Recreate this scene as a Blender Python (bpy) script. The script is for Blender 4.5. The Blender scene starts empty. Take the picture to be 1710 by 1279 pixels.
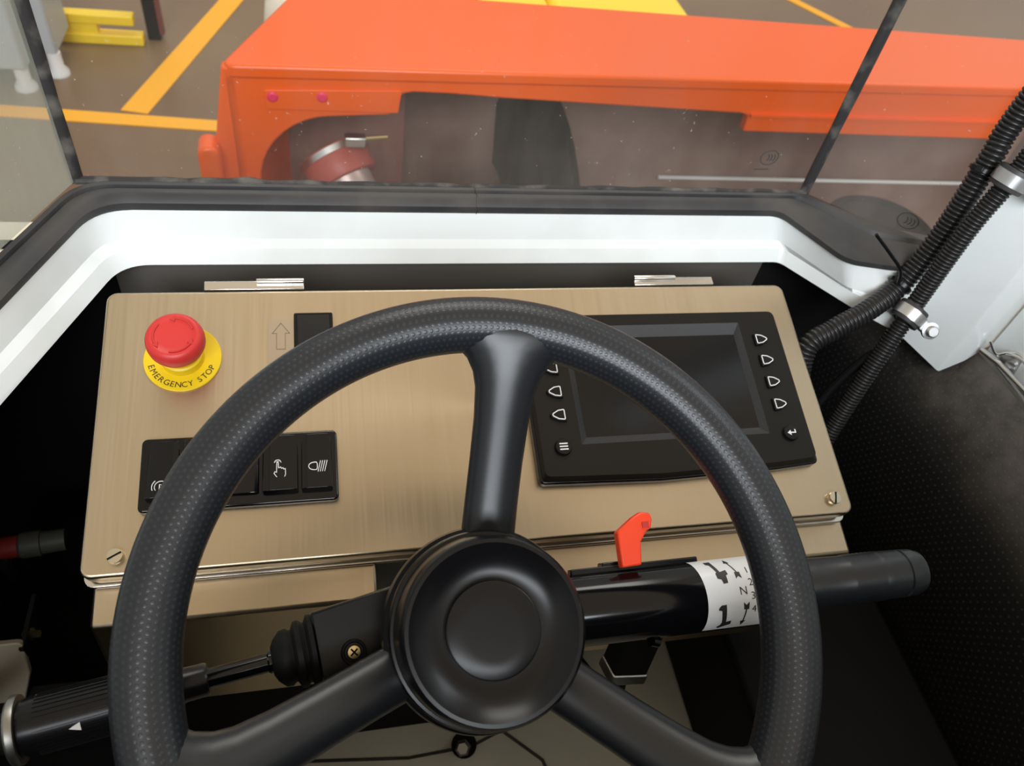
import bpy, bmesh, math, random
from mathutils import Vector, Matrix
random.seed(7)
sc = bpy.context.scene
PI = math.pi
rad = math.radians

# ------------------------------------------------------------------ camera
# world: X right across the cab, Y forward, Z up; the phone camera is the origin,
# the hall floor lies 1.70 m below it.
cam_d = bpy.data.cameras.new('camera')
cam = bpy.data.objects.new('camera', cam_d)
sc.collection.objects.link(cam)
R3 = Matrix(((0.9745, -0.0387, 0.2210), (-0.1743, -0.7508, 0.6371), (0.1412, -0.6594, -0.7384)))
cx_, cy_, cz_ = R3.col[0], R3.col[1], R3.col[2]
cam.matrix_world = Matrix((
    (cx_.x, -cy_.x, -cz_.x, 0), (cx_.y, -cy_.y, -cz_.y, 0), (cx_.z, -cy_.z, -cz_.z, 0), (0, 0, 0, 1)))
cam_d.sensor_fit = 'HORIZONTAL'
cam_d.sensor_width = 36.0
cam_d.lens = 36.0 * 1290.0 / 1710.0
cam_d.clip_start = 0.02
cam_d.dof.use_dof = True
cam_d.dof.focus_distance = 0.52
cam_d.dof.aperture_fstop = 12.0
sc.camera = cam

# ------------------------------------------------------------------ light
vs = sc.view_settings
vs.view_transform = 'Standard'
vs.look = 'None'
vs.exposure = 0.58
vs.gamma = 1.0
vs.use_curve_mapping = False

world = bpy.data.worlds.new('hall_light')
sc.world = world
world.use_nodes = True
wn = world.node_tree
wn.nodes.clear()
wo = wn.nodes.new('ShaderNodeOutputWorld')
wb = wn.nodes.new('ShaderNodeBackground')
wtc = wn.nodes.new('ShaderNodeTexCoord')
wsep = wn.nodes.new('ShaderNodeSeparateXYZ')
wmr = wn.nodes.new('ShaderNodeMapRange')
wmr.inputs['From Min'].default_value = -1
wmr.inputs['From Max'].default_value = 1
wrp = wn.nodes.new('ShaderNodeValToRGB')
er = wrp.color_ramp.elements
er[0].position = 0.40; er[0].color = (0.16, 0.14, 0.12, 1)
er[1].position = 1.0; er[1].color = (1.05, 0.84, 0.60, 1)
e = er.new(0.52); e.color = (0.55, 0.56, 0.56, 1)
e = er.new(0.72); e.color = (1.0, 0.96, 0.90, 1)
wn.links.new(wtc.outputs['Generated'], wsep.inputs[0])
wn.links.new(wsep.outputs['Z'], wmr.inputs['Value'])
wn.links.new(wmr.outputs[0], wrp.inputs[0])
wn.links.new(wrp.outputs[0], wb.inputs['Color'])
wb.inputs['Strength'].default_value = 0.45
wn.links.new(wb.outputs[0], wo.inputs['Surface'])


def area(name, loc, target, sx, sy, power, col):
    d = bpy.data.lights.new(name, 'AREA')
    d.shape = 'RECTANGLE'; d.size = sx; d.size_y = sy
    d.energy = power; d.color = col
    o = bpy.data.objects.new(name, d)
    sc.collection.objects.link(o)
    o.location = loc
    o.rotation_euler = (Vector(target) - Vector(loc)).to_track_quat('-Z', 'Y').to_euler()
    return o


area('skylight_lamp', (0.8, 5.5, 5.0), (0.6, 1.6, -1.0), 4.0, 2.0, 120, (1.0, 0.97, 0.92))
area('doorway_lamp', (-0.4, -3.8, 2.4), (0.15, 0.45, -0.5), 3.4, 2.0, 230, (0.88, 0.94, 1.0))
area('side_lamp', (3.6, 1.2, 2.6), (0.3, 0.3, -0.5), 1.4, 1.6, 22, (0.90, 0.96, 1.0))


# ------------------------------------------------------------------ helpers
COL = sc.collection


def frame(o, x, y, z):
    x, y, z, o = Vector(x), Vector(y), Vector(z), Vector(o)
    return Matrix(((x.x, y.x, z.x, o.x), (x.y, y.y, z.y, o.y), (x.z, y.z, z.z, o.z), (0, 0, 0, 1)))


def axis_frame(a, b):
    """frame with z from a to b"""
    a, b = Vector(a), Vector(b)
    z = (b - a).normalized()
    h = Vector((0, 0, 1)) if abs(z.z) < 0.9 else Vector((0, 1, 0))
    x = h.cross(z).normalized()
    return frame(a, x, z.cross(x), z), (b - a).length


def finish(name, bm, mat, parent=None, sharp=35, bevel=0, seg=2, uv=None):
    bmesh.ops.remove_doubles(bm, verts=bm.verts, dist=1e-6)
    bmesh.ops.recalc_face_normals(bm, faces=bm.faces)
    me = bpy.data.meshes.new(name)
    bm.to_mesh(me)
    bm.free()
    me.materials.append(mat)
    for p in me.polygons:
        p.use_smooth = True
    me.set_sharp_from_angle(angle=rad(sharp))
    o = bpy.data.objects.new(name, me)
    COL.objects.link(o)
    if parent is not None:
        o.parent = parent
    if bevel:
        m = o.modifiers.new('bevel', 'BEVEL')
        m.width = bevel; m.segments = seg; m.limit_method = 'ANGLE'; m.angle_limit = rad(40)
        m.harden_normals = False
    return o


def BM():
    return bmesh.new()


def box(bm, lo, hi, F=None):
    vs_ = []
    for z in (lo[2], hi[2]):
        for x, y in ((lo[0], lo[1]), (hi[0], lo[1]), (hi[0], hi[1]), (lo[0], hi[1])):
            p = Vector((x, y, z))
            vs_.append(bm.verts.new(F @ p if F else p))
    for f in ((3, 2, 1, 0), (4, 5, 6, 7), (0, 1, 5, 4), (1, 2, 6, 5), (2, 3, 7, 6), (3, 0, 4, 7)):
        bm.faces.new([vs_[i] for i in f])
    return bm


def prism(bm, poly, z0, z1, F=None, top_scale=None, top_shift=None):
    n = len(poly)
    c = Vector((sum(p[0] for p in poly) / n, sum(p[1] for p in poly) / n))
    a, b = [], []
    for p in poly:
        v = Vector((p[0], p[1], z0)); a.append(bm.verts.new(F @ v if F else v))
        q = Vector((p[0], p[1]))
        if top_scale:
            q = c + (q - c) * top_scale
        v = Vector((q.x, q.y, z1)); b.append(bm.verts.new(F @ v if F else v))
    bm.faces.new(a[::-1]); bm.faces.new(b)
    for i in range(n):
        j = (i + 1) % n
        bm.faces.new((a[i], a[j], b[j], b[i]))
    return bm


def rounded(x0, y0, x1, y1, r, seg=5):
    if not hasattr(r, '__len__'):
        r = (r, r, r, r)
    out = []
    for (cx, cy, a0, rr) in ((x0 + r[0], y0 + r[0], 180, r[0]), (x1 - r[1], y0 + r[1], 270, r[1]),
                             (x1 - r[2], y1 - r[2], 0, r[2]), (x0 + r[3], y1 - r[3], 90, r[3])):
        for k in range(seg + 1):
            a = rad(a0 + 90.0 * k / seg)
            out.append((cx + rr * math.cos(a), cy + rr * math.sin(a)))
    return out


def fillet(pts, r, seg=5, closed=True):
    """round the corners of a 2D polygon; r is a number or one radius per corner"""
    n = len(pts)
    out = []
    for i in range(n):
        rr = r[i] if hasattr(r, '__len__') else r
        p = Vector(pts[i][:2])
        if rr <= 0 or (not closed and i in (0, n - 1)):
            out.append((p.x, p.y)); continue
        a = (Vector(pts[i - 1][:2]) - p); b = (Vector(pts[(i + 1) % n][:2]) - p)
        la, lb = a.length, b.length
        a.normalize(); b.normalize()
        ang = a.angle(b)
        d = min(rr / max(math.tan(ang / 2), 1e-4), la * 0.48, lb * 0.48)
        s, e_ = p + a * d, p + b * d
        for k in range(seg + 1):
            t = k / seg
            q = s * (1 - t) ** 2 + p * 2 * t * (1 - t) + e_ * t * t
            out.append((q.x, q.y))
    return out


def lathe(bm, prof, F=None, seg=48, closed=False):
    rings = []
    for r, h in prof:
        if r < 1e-6:
            v = Vector((0, 0, h)); rings.append([bm.verts.new(F @ v if F else v)])
        else:
            ring = []
            for k in range(seg):
                a = 2 * PI * k / seg
                v = Vector((r * math.cos(a), r * math.sin(a), h))
                ring.append(bm.verts.new(F @ v if F else v))
            rings.append(ring)
    pairs = list(zip(rings, rings[1:]))
    if closed:
        pairs.append((rings[-1], rings[0]))
    for a, b in pairs:
        if len(a) == 1 and len(b) == 1:
            continue
        for k in range(seg):
            j = (k + 1) % seg
            if len(a) == 1:
                bm.faces.new((a[0], b[j], b[k]))
            elif len(b) == 1:
                bm.faces.new((a[k], a[j], b[0]))
            else:
                bm.faces.new((a[k], a[j], b[j], b[k]))
    return bm


def catmull(pts, n=12):
    P = [Vector(p) for p in pts]
    P = [P[0] * 2 - P[1]] + P + [P[-1] * 2 - P[-2]]
    out = []
    for i in range(1, len(P) - 2):
        a, b, c, d = P[i - 1], P[i], P[i + 1], P[i + 2]
        for k in range(n):
            t = k / n
            out.append(0.5 * ((2 * b) + (c - a) * t + (2 * a - 5 * b + 4 * c - d) * t * t + (3 * b - a - 3 * c + d) * t ** 3))
    out.append(P[-2])
    return out


def tube(bm, pts, radii, seg=16, up=(0, 0, 1), flat=None, caps=True, power=2.0):
    """sweep an (elliptical) section along pts; radii a number, list, or list of (a,b)"""
    P = [Vector(p) for p in pts]
    n = len(P)
    rings = []
    upv = Vector(up)
    for i in range(n):
        t = (P[min(i + 1, n - 1)] - P[max(i - 1, 0)]).normalized()
        s = t.cross(upv)
        if s.length < 1e-3:
            s = t.cross(Vector((1, 0, 0)))
        s.normalize()
        w = s.cross(t)
        rr = radii[i] if hasattr(radii, '__len__') else radii
        ra, rb = rr if hasattr(rr, '__len__') else (rr, rr)
        ring = []
        for k in range(seg):
            a = 2 * PI * k / seg
            ca, sa = math.cos(a), math.sin(a)
            if power != 2.0:
                ca = math.copysign(abs(ca) ** (2 / power), ca); sa = math.copysign(abs(sa) ** (2 / power), sa)
            ring.append(bm.verts.new(P[i] + s * (ra * ca) + w * (rb * sa)))
        rings.append(ring)
    for a, b in zip(rings, rings[1:]):
        for k in range(seg):
            j = (k + 1) % seg
            bm.faces.new((a[k], a[j], b[j], b[k]))
    if caps:
        bm.faces.new(rings[0][::-1]); bm.faces.new(rings[-1])
    return bm


def loft(bm, lines, closed_ends=False):
    """quads between polylines with the same number of 3D points"""
    rows = [[bm.verts.new(Vector(p)) for p in l] for l in lines]
    for a, b in zip(rows, rows[1:]):
        for i in range(len(a) - 1):
            bm.faces.new((a[i], a[i + 1], b[i + 1], b[i]))
    return bm


def stroke(bm, pts, w, z0, z1, F=None, closed=False):
    """a raised flat line of width w along 2D points"""
    P = [Vector(p[:2]) for p in pts]
    n = len(P)
    L, Rr = [], []
    for i in range(n):
        if closed:
            a, b = P[i - 1], P[(i + 1) % n]
        else:
            a, b = P[max(i - 1, 0)], P[min(i + 1, n - 1)]
        d1 = (P[i] - a); d2 = (b - P[i])
        if d1.length < 1e-9: d1 = d2
        if d2.length < 1e-9: d2 = d1
        d1 = d1.normalized(); d2 = d2.normalized()
        t = (d1 + d2)
        t = t.normalized() if t.length > 1e-6 else d1
        nn = Vector((-t.y, t.x))
        k = 1.0 / max(0.45, nn.dot(Vector((-d1.y, d1.x))))
        L.append(P[i] + nn * w / 2 * k); Rr.append(P[i] - nn * w / 2 * k)
    rng = range(n if closed else n - 1)

    def V(q, z):
        v = Vector((q.x, q.y, z))
        return bm.verts.new(F @ v if F else v)
    lt = [V(q, z1) for q in L]; rt = [V(q, z1) for q in Rr]
    lb = [V(q, z0) for q in L]; rb = [V(q, z0) for q in Rr]
    for i in rng:
        j = (i + 1) % n
        bm.faces.new((rt[i], rt[j], lt[j], lt[i]))
        bm.faces.new((lt[i], lt[j], lb[j], lb[i]))
        bm.faces.new((rb[i], rb[j], rt[j], rt[i]))
        bm.faces.new((lb[i], lb[j], rb[j], rb[i]))
    if not closed:
        bm.faces.new((lt[0], lb[0], rb[0], rt[0])); bm.faces.new((rt[-1], rb[-1], lb[-1], lt[-1]))
    return bm


def arc(cx, cy, r, a0, a1, n=16, ry=None):
    return [(cx + r * math.cos(rad(a0 + (a1 - a0) * k / n)), cy + (ry or r) * math.sin(rad(a0 + (a1 - a0) * k / n))) for k in range(n + 1)]


def glyph(ch, size):
    """mesh data (verts, faces) of one character, lying in xy, and its advance"""
    cu = bpy.data.curves.new('glyph', 'FONT')
    cu.body = ch
    cu.size = size
    cu.resolution_u = 3
    o = bpy.data.objects.new('glyph', cu)
    COL.objects.link(o)
    dg = bpy.context.evaluated_depsgraph_get()
    me = bpy.data.meshes.new_from_object(o.evaluated_get(dg))
    v = [tuple(x.co) for x in me.vertices]
    f = [tuple(p.vertices) for p in me.polygons]
    bpy.data.objects.remove(o)
    bpy.data.curves.remove(cu)
    bpy.data.meshes.remove(me)
    return v, f


def put_glyph(bm, ch, size, T):
    """T maps a centred glyph point (x, y) to a 3D point"""
    v, f = glyph(ch, size)
    xs = [p[0] for p in v]; ys = [p[1] for p in v]
    mx, my = (min(xs) + max(xs)) / 2, 0.36 * size
    vv = [bm.verts.new(T(p[0] - mx, p[1] - my)) for p in v]
    for q in f:
        try:
            bm.faces.new([vv[i] for i in q])
        except ValueError:
            pass


def thing(name, label, cat, F=None, group=None):
    o = bpy.data.objects.new(name, None)
    o.empty_display_size = 0.02
    COL.objects.link(o)
    if F is not None:
        o.matrix_world = F
    o['label'] = label; o['category'] = cat
    if group: o['group'] = group
    return o


def tag(o, label, cat, group=None):
    o['label'] = label; o['category'] = cat
    if group: o['group'] = group
    return o


def struct(o):
    o['kind'] = 'structure'
    return o


# ------------------------------------------------------------------ materials
def mat(name, col, rough=0.5, metal=0.0, coat=0.0, spec=0.5):
    m = bpy.data.materials.new(name)
    m.use_nodes = True
    b = m.node_tree.nodes['Principled BSDF']
    b.inputs['Base Color'].default_value = (*col, 1)
    b.inputs['Roughness'].default_value = rough
    b.inputs['Metallic'].default_value = metal
    b.inputs['Coat Weight'].default_value = coat
    b.inputs['Specular IOR Level'].default_value = spec
    return m


def nd(m, typ, **kw):
    n = m.node_tree.nodes.new(typ)
    for k, v in kw.items():
        setattr(n, k, v)
    return n


def lk(m, a, b):
    m.node_tree.links.new(a, b)


def bsdf(m):
    return m.node_tree.nodes['Principled BSDF']


def noise_col(m, c1, c2, scale, detail=4, stretch=(1, 1, 1), lo=0.35, hi=0.65, coord='Object', rough=None, bump=0.0):
    tc = nd(m, 'ShaderNodeTexCoord'); mp = nd(m, 'ShaderNodeMapping'); nz = nd(m, 'ShaderNodeTexNoise')
    rp = nd(m, 'ShaderNodeValToRGB')
    mp.inputs['Scale'].default_value = stretch
    nz.inputs['Scale'].default_value = scale; nz.inputs['Detail'].default_value = detail
    lk(m, tc.outputs[coord], mp.inputs['Vector']); lk(m, mp.outputs[0], nz.inputs['Vector'])
    lk(m, nz.outputs['Fac'], rp.inputs[0])
    rp.color_ramp.elements[0].position = lo; rp.color_ramp.elements[0].color = (*c1, 1)
    rp.color_ramp.elements[1].position = hi; rp.color_ramp.elements[1].color = (*c2, 1)
    lk(m, rp.outputs[0], bsdf(m).inputs['Base Color'])
    if rough:
        mr = nd(m, 'ShaderNodeMapRange')
        mr.inputs['To Min'].default_value = rough[0]; mr.inputs['To Max'].default_value = rough[1]
        mr.inputs['From Min'].default_value = 0.3; mr.inputs['From Max'].default_value = 0.7
        lk(m, nz.outputs['Fac'], mr.inputs['Value']); lk(m, mr.outputs[0], bsdf(m).inputs['Roughness'])
    if bump:
        bp = nd(m, 'ShaderNodeBump')
        bp.inputs['Strength'].default_value = bump; bp.inputs['Distance'].default_value = 0.001
        lk(m, nz.outputs['Fac'], bp.inputs['Height']); lk(m, bp.outputs[0], bsdf(m).inputs['Normal'])
    return m


def dots(m, nu, nv, size=0.30, dist=0.0006, strength=0.6, lighten=None, base=None):
    """staggered round pimples from the UV map (nu by nv cells)"""
    uv = nd(m, 'ShaderNodeUVMap'); sp = nd(m, 'ShaderNodeSeparateXYZ'); lk(m, uv.outputs[0], sp.inputs[0])

    def mth(op, a, b=None, c=None):
        n = nd(m, 'ShaderNodeMath', operation=op)
        for i, s in enumerate((a, b, c)):
            if s is None: continue
            if isinstance(s, (int, float)): n.inputs[i].default_value = s
            else: lk(m, s, n.inputs[i])
        return n.outputs[0]
    u = mth('MULTIPLY', sp.outputs['X'], nu); v = mth('MULTIPLY', sp.outputs['Y'], nv)
    row = mth('FLOOR', v)
    odd = mth('MULTIPLY', mth('FLOORED_MODULO', row, 2.0), 0.5)
    fu = mth('SUBTRACT', mth('FRACT', mth('ADD', u, odd)), 0.5)
    fv = mth('SUBTRACT', mth('FRACT', v), 0.5)
    d = mth('SQRT', mth('ADD', mth('MULTIPLY', fu, fu), mth('MULTIPLY', fv, fv)))
    mr = nd(m, 'ShaderNodeMapRange', interpolation_type='SMOOTHSTEP')
    mr.inputs['From Min'].default_value = size; mr.inputs['From Max'].default_value = size * 0.45
    lk(m, d, mr.inputs['Value'])
    bp = nd(m, 'ShaderNodeBump')
    bp.inputs['Strength'].default_value = strength; bp.inputs['Distance'].default_value = dist
    lk(m, mr.outputs[0], bp.inputs['Height']); lk(m, bp.outputs[0], bsdf(m).inputs['Normal'])
    if lighten:
        mx = nd(m, 'ShaderNodeMix', data_type='RGBA')
        mx.inputs['A'].default_value = (*base, 1); mx.inputs['B'].default_value = (*lighten, 1)
        lk(m, mr.outputs[0], mx.inputs['Factor']); lk(m, mx.outputs['Result'], bsdf(m).inputs['Base Color'])
    return m


def glass_mat(name, dust, dust_col, scale, lo, hi, streak=(1, 1, 0.25), foot=2.2, upper=0.7):
    m = bpy.data.materials.new(name)
    m.use_nodes = True
    t = m.node_tree
    t.nodes.clear()
    out = nd(m, 'ShaderNodeOutputMaterial')
    tr = nd(m, 'ShaderNodeBsdfTransparent'); tr.inputs[0].default_value = (0.96, 0.97, 0.96, 1)
    gl = nd(m, 'ShaderNodeBsdfGlossy'); gl.inputs['Roughness'].default_value = 0.03
    df = nd(m, 'ShaderNodeBsdfDiffuse'); df.inputs[0].default_value = (*dust_col, 1)
    tl = nd(m, 'ShaderNodeBsdfTranslucent'); tl.inputs[0].default_value = (*dust_col, 1)
    ds = nd(m, 'ShaderNodeMixShader'); ds.inputs[0].default_value = 0.5
    lk(m, df.outputs[0], ds.inputs[1]); lk(m, tl.outputs[0], ds.inputs[2])
    fr = nd(m, 'ShaderNodeFresnel'); fr.inputs[0].default_value = 1.45
    m1 = nd(m, 'ShaderNodeMixShader'); m2 = nd(m, 'ShaderNodeMixShader')
    fs = nd(m, 'ShaderNodeMath', operation='MULTIPLY'); fs.inputs[1].default_value = 0.28
    lk(m, fr.outputs[0], fs.inputs[0])
    lk(m, fs.outputs[0], m1.inputs[0]); lk(m, tr.outputs[0], m1.inputs[1]); lk(m, gl.outputs[0], m1.inputs[2])
    tc = nd(m, 'ShaderNodeTexCoord'); mp = nd(m, 'ShaderNodeMapping'); mp.inputs['Scale'].default_value = streak
    nz = nd(m, 'ShaderNodeTexNoise'); nz.inputs['Scale'].default_value = scale; nz.inputs['Detail'].default_value = 6
    nz.inputs['Roughness'].default_value = 0.65
    lk(m, tc.outputs['Object'], mp.inputs['Vector']); lk(m, mp.outputs[0], nz.inputs['Vector'])
    mr = nd(m, 'ShaderNodeMapRange')
    mr.inputs['From Min'].default_value = 0.3; mr.inputs['From Max'].default_value = 0.75
    mr.inputs['To Min'].default_value = lo; mr.inputs['To Max'].default_value = hi
    lk(m, nz.outputs['Fac'], mr.inputs['Value'])
    # fine specks
    n2 = nd(m, 'ShaderNodeTexNoise'); n2.inputs['Scale'].default_value = 260; n2.inputs['Detail'].default_value = 2
    lk(m, tc.outputs['Object'], n2.inputs['Vector'])
    sr = nd(m, 'ShaderNodeMapRange')
    sr.inputs['From Min'].default_value = 0.72; sr.inputs['From Max'].default_value = 0.80
    sr.inputs['To Max'].default_value = 0.35
    lk(m, n2.outputs['Fac'], sr.inputs['Value'])
    ad = nd(m, 'ShaderNodeMath', operation='ADD', use_clamp=True)
    lk(m, mr.outputs[0], ad.inputs[0]); lk(m, sr.outputs[0], ad.inputs[1])
    # grime gathers along the foot of the pane
    sz = nd(m, 'ShaderNodeSeparateXYZ'); lk(m, tc.outputs['Object'], sz.inputs[0])
    gz = nd(m, 'ShaderNodeMapRange')
    gz.inputs['From Min'].default_value = -0.42; gz.inputs['From Max'].default_value = -0.20
    gz.inputs['To Min'].default_value = foot * dust; gz.inputs['To Max'].default_value = upper * dust
    lk(m, sz.outputs['Z'], gz.inputs['Value'])
    ml = nd(m, 'ShaderNodeMath', operation='MULTIPLY', use_clamp=True)
    lk(m, gz.outputs[0], ml.inputs[1])
    lk(m, ad.outputs[0], ml.inputs[0])
    lk(m, ml.outputs[0], m2.inputs[0]); lk(m, m1.outputs[0], m2.inputs[1]); lk(m, ds.outputs[0], m2.inputs[2])
    lk(m, m2.outputs[0], out.inputs['Surface'])
    return m


M = {}
M['steel'] = mat('brushed_steel', (0.60, 0.50, 0.38), 0.33, 1.0)
noise_col(M['steel'], (0.585, 0.482, 0.340), (0.605, 0.502, 0.360), 8.0, 5, (60, 1.0, 1.0), 0.25, 0.75, rough=(0.31, 0.37))
bsdf(M['steel']).inputs['Anisotropic'].default_value = 0.4
M['steel_edge'] = mat('polished_steel', (0.80, 0.78, 0.75), 0.18, 1.0)
M['zinc'] = mat('zinc_plate', (0.62, 0.62, 0.62), 0.32, 1.0)
M['brass'] = mat('nickel_screw', (0.72, 0.66, 0.52), 0.25, 1.0)
M['gold'] = mat('yellow_zinc', (0.80, 0.66, 0.36), 0.28, 1.0)
M['white'] = mat('white_paint', (0.80, 0.83, 0.82), 0.28, 0.0, 0.3)
noise_col(M['white'], (0.72, 0.74, 0.72), (0.84, 0.87, 0.86), 9, 4, (1, 1, 1), 0.2, 0.5)
M['cream'] = mat('cream_paint', (0.82, 0.76, 0.62), 0.4)
M['rubber'] = mat('rubber', (0.035, 0.033, 0.034), 0.5)
noise_col(M['rubber'], (0.030, 0.029, 0.031), (0.085, 0.075, 0.065), 14, 5, (1, 1, 1), 0.45, 0.8, rough=(0.4, 0.7))
M['seal'] = mat('dusty_seal', (0.05, 0.045, 0.042), 0.6)
noise_col(M['seal'], (0.022, 0.020, 0.020), (0.20, 0.18, 0.155), 40, 6, (1, 1, 1), 0.5, 0.85)
M['pu'] = mat('moulded_black', (0.010, 0.0115, 0.014), 0.34)
M['grip'] = mat('pimpled_black', (0.013, 0.0145, 0.0175), 0.36)
dots(M['grip'], 300, 30, 0.34, 0.0006, 0.20, (0.021, 0.024, 0.029), (0.013, 0.0145, 0.0175))
M['gloss'] = mat('gloss_black', (0.003, 0.003, 0.004), 0.13, spec=0.4)
M['satin'] = mat('satin_black', (0.005, 0.005, 0.006), 0.28, spec=0.3)
M['matte'] = mat('matte_black', (0.007, 0.007, 0.007), 0.6, spec=0.15)
M['housing'] = mat('display_plastic', (0.008, 0.007, 0.006), 0.36, spec=0.28)
M['screen'] = mat('screen_glass', (0.003, 0.003, 0.003), 0.10, spec=0.15)
M['bezel'] = mat('bezel_grey', (0.035, 0.035, 0.037), 0.3)
M['print'] = mat('white_print', (0.80, 0.80, 0.80), 0.5)
M['black_print'] = mat('black_print', (0.02, 0.02, 0.02), 0.5)
M['red'] = mat('red_plastic', (0.62, 0.032, 0.028), 0.45)
M['red_mark'] = mat('red_ridge', (0.55, 0.03, 0.025), 0.5)
M['yellow'] = mat('yellow_plastic', (0.85, 0.60, 0.01), 0.42)
M['tab'] = mat('orange_red_plastic', (1.0, 0.065, 0.015), 0.4)
M['sticker'] = mat('sticker_white', (0.82, 0.83, 0.84), 0.25)
M['etch'] = mat('etched_line', (0.25, 0.21, 0.16), 0.5, 0.6)
M['plate'] = mat('tan_label_plate', (0.56, 0.47, 0.36), 0.35, 0.9)
M['vinyl'] = mat('dotted_vinyl', (0.022, 0.021, 0.020), 0.5, spec=0.3)
dots(M['vinyl'], 100, 100, 0.20, 0.0004, 0.5, (0.045, 0.042, 0.039), (0.013, 0.0125, 0.012))
_m = M['vinyl']  # paler upper slope: lit sheen painted into the colour along with settled dust
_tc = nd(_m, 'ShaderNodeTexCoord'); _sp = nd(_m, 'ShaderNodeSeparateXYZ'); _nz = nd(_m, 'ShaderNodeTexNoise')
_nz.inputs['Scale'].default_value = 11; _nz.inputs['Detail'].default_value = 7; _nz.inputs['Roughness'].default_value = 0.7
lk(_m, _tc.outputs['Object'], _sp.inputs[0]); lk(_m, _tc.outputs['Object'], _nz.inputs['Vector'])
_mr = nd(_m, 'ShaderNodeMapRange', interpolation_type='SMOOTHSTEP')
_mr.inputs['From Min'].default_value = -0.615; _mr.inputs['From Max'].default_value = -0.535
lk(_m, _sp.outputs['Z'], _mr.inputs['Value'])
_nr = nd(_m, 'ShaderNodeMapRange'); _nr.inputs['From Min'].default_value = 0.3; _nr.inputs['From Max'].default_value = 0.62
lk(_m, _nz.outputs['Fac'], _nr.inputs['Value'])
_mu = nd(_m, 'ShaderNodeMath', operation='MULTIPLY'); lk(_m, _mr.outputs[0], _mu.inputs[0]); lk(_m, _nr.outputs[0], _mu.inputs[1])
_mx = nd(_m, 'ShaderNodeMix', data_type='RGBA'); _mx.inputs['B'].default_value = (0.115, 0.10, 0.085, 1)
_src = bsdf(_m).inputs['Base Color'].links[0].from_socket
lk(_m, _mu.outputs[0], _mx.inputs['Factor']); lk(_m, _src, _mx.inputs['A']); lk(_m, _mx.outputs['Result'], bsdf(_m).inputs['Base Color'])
M['lining'] = mat('black_lining', (0.005, 0.0045, 0.0045), 0.8, spec=0.2)
M['dark_wall'] = mat('dark_brown_lining', (0.10, 0.09, 0.08), 0.5)
M['cab_floor'] = mat('painted_floor', (0.55, 0.54, 0.45), 0.45)
noise_col(M['cab_floor'], (0.50, 0.50, 0.42), (0.62, 0.61, 0.52), 8, 5)
M['hose'] = mat('corrugated_plastic', (0.014, 0.013, 0.013), 0.36)
M['orange'] = mat('orange_paint', (0.84, 0.108, 0.0), 0.32, 0.0, 0.0)
M['magenta'] = mat('magenta_cap', (0.75, 0.03, 0.10), 0.4)
M['well'] = mat('brown_well', (0.26, 0.115, 0.09), 0.6)
M['under'] = noise_col(mat('brown_underbody', (0.2, 0.13, 0.11), 0.6), (0.16, 0.09, 0.07), (0.32, 0.22, 0.18), 3, 5)
M['tyre'] = mat('tyre_rubber', (0.010, 0.009, 0.008), 0.6, spec=0.25)
M['dull_metal'] = mat('dull_metal', (0.30, 0.29, 0.27), 0.4, 1.0)
M['red_hose'] = mat('red_silicone', (0.48, 0.085, 0.06), 0.42)
M['pink_pipe'] = mat('grey_pipe', (0.55, 0.42, 0.38), 0.35, 0.4)
M['yellow_paint'] = mat('yellow_paint', (1.0, 0.70, 0.03), 0.35)
M['line'] = mat('floor_line', (1.0, 0.47, 0.015), 0.5)
M['grey_paint'] = mat('blue_grey_paint', (0.46, 0.50, 0.53), 0.45)
M['brown_strip'] = mat('brown_strip', (0.16, 0.05, 0.04), 0.5)
M['pale_stripe'] = mat('pale_stripe', (0.75, 0.75, 0.72), 0.4)
M['mark'] = mat('glass_mark', (0.05, 0.05, 0.05), 0.6)
M['ground'] = mat('epoxy_floor', (0.13, 0.10, 0.075), 0.28)
noise_col(M['ground'], (0.16, 0.088, 0.048), (0.23, 0.155, 0.085), 1.1, 6, (1, 1, 1), 0.3, 0.7, rough=(0.22, 0.42))
M['glass_front'] = glass_mat('windscreen_glass', 1.0, (0.62, 0.58, 0.52), 5.0, 0.0, 0.10, foot=2.2, upper=0.12)
M['glass_left'] = glass_mat('left_pane_glass', 1.0, (0.60, 0.64, 0.57), 4.0, 0.34, 0.60, foot=1.4, upper=0.8)
M['glass_right'] = glass_mat('right_pane_glass', 1.0, (0.66, 0.62, 0.57), 5.0, 0.06, 0.22, foot=1.2, upper=0.9)

# ================================================================== SETTING
GZ = -1.70   # hall floor
FZ = -0.90   # cab floor
bm = BM()
box(bm, (-14, -8, GZ - 0.1), (14, 16, GZ))
struct(finish('floor', bm, M['ground']))
bm = BM()
prism(bm, [(-6.0, 3.20), (-6.0, 3.28), (1.0, 2.757), (1.0, 2.685)][::-1], GZ, GZ + 0.004)
struct(finish('trim_1', bm, M['line']))
bm = BM()
prism(bm, [(-0.762, 2.915), (-0.664, 2.895), (0.51, 7.0), (0.41, 7.0)], GZ, GZ + 0.0035)
struct(finish('trim_2', bm, M['line']))
bm = BM()
prism(bm, [(2.20, 5.40), (2.28, 5.40), (3.60, 3.20), (3.52, 3.20)], GZ, GZ + 0.0035)
struct(finish('trim_3', bm, M['line']))

# cab floor
bm = BM()
box(bm, (-0.60, -0.6, FZ - 0.03), (0.80, 0.60, FZ))
struct(finish('floor_cab', bm, M['cab_floor']))
bm = BM()   # folded seam of the floor sheet
stroke(bm, [(-0.30, 0.285), (0.06, 0.247), (0.13, 0.250), (0.165, 0.262), (0.205, 0.225), (0.24, 0.10)], 0.003, FZ, FZ + 0.002)
struct(finish('trim_4', bm, M['rubber']))

# window sill frame: lofted along the bay of the cab front ---------------------------
def bay(pts, r, z):
    return [(x, y, z) for x, y in fillet(pts, r, 8, closed=False)]


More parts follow.
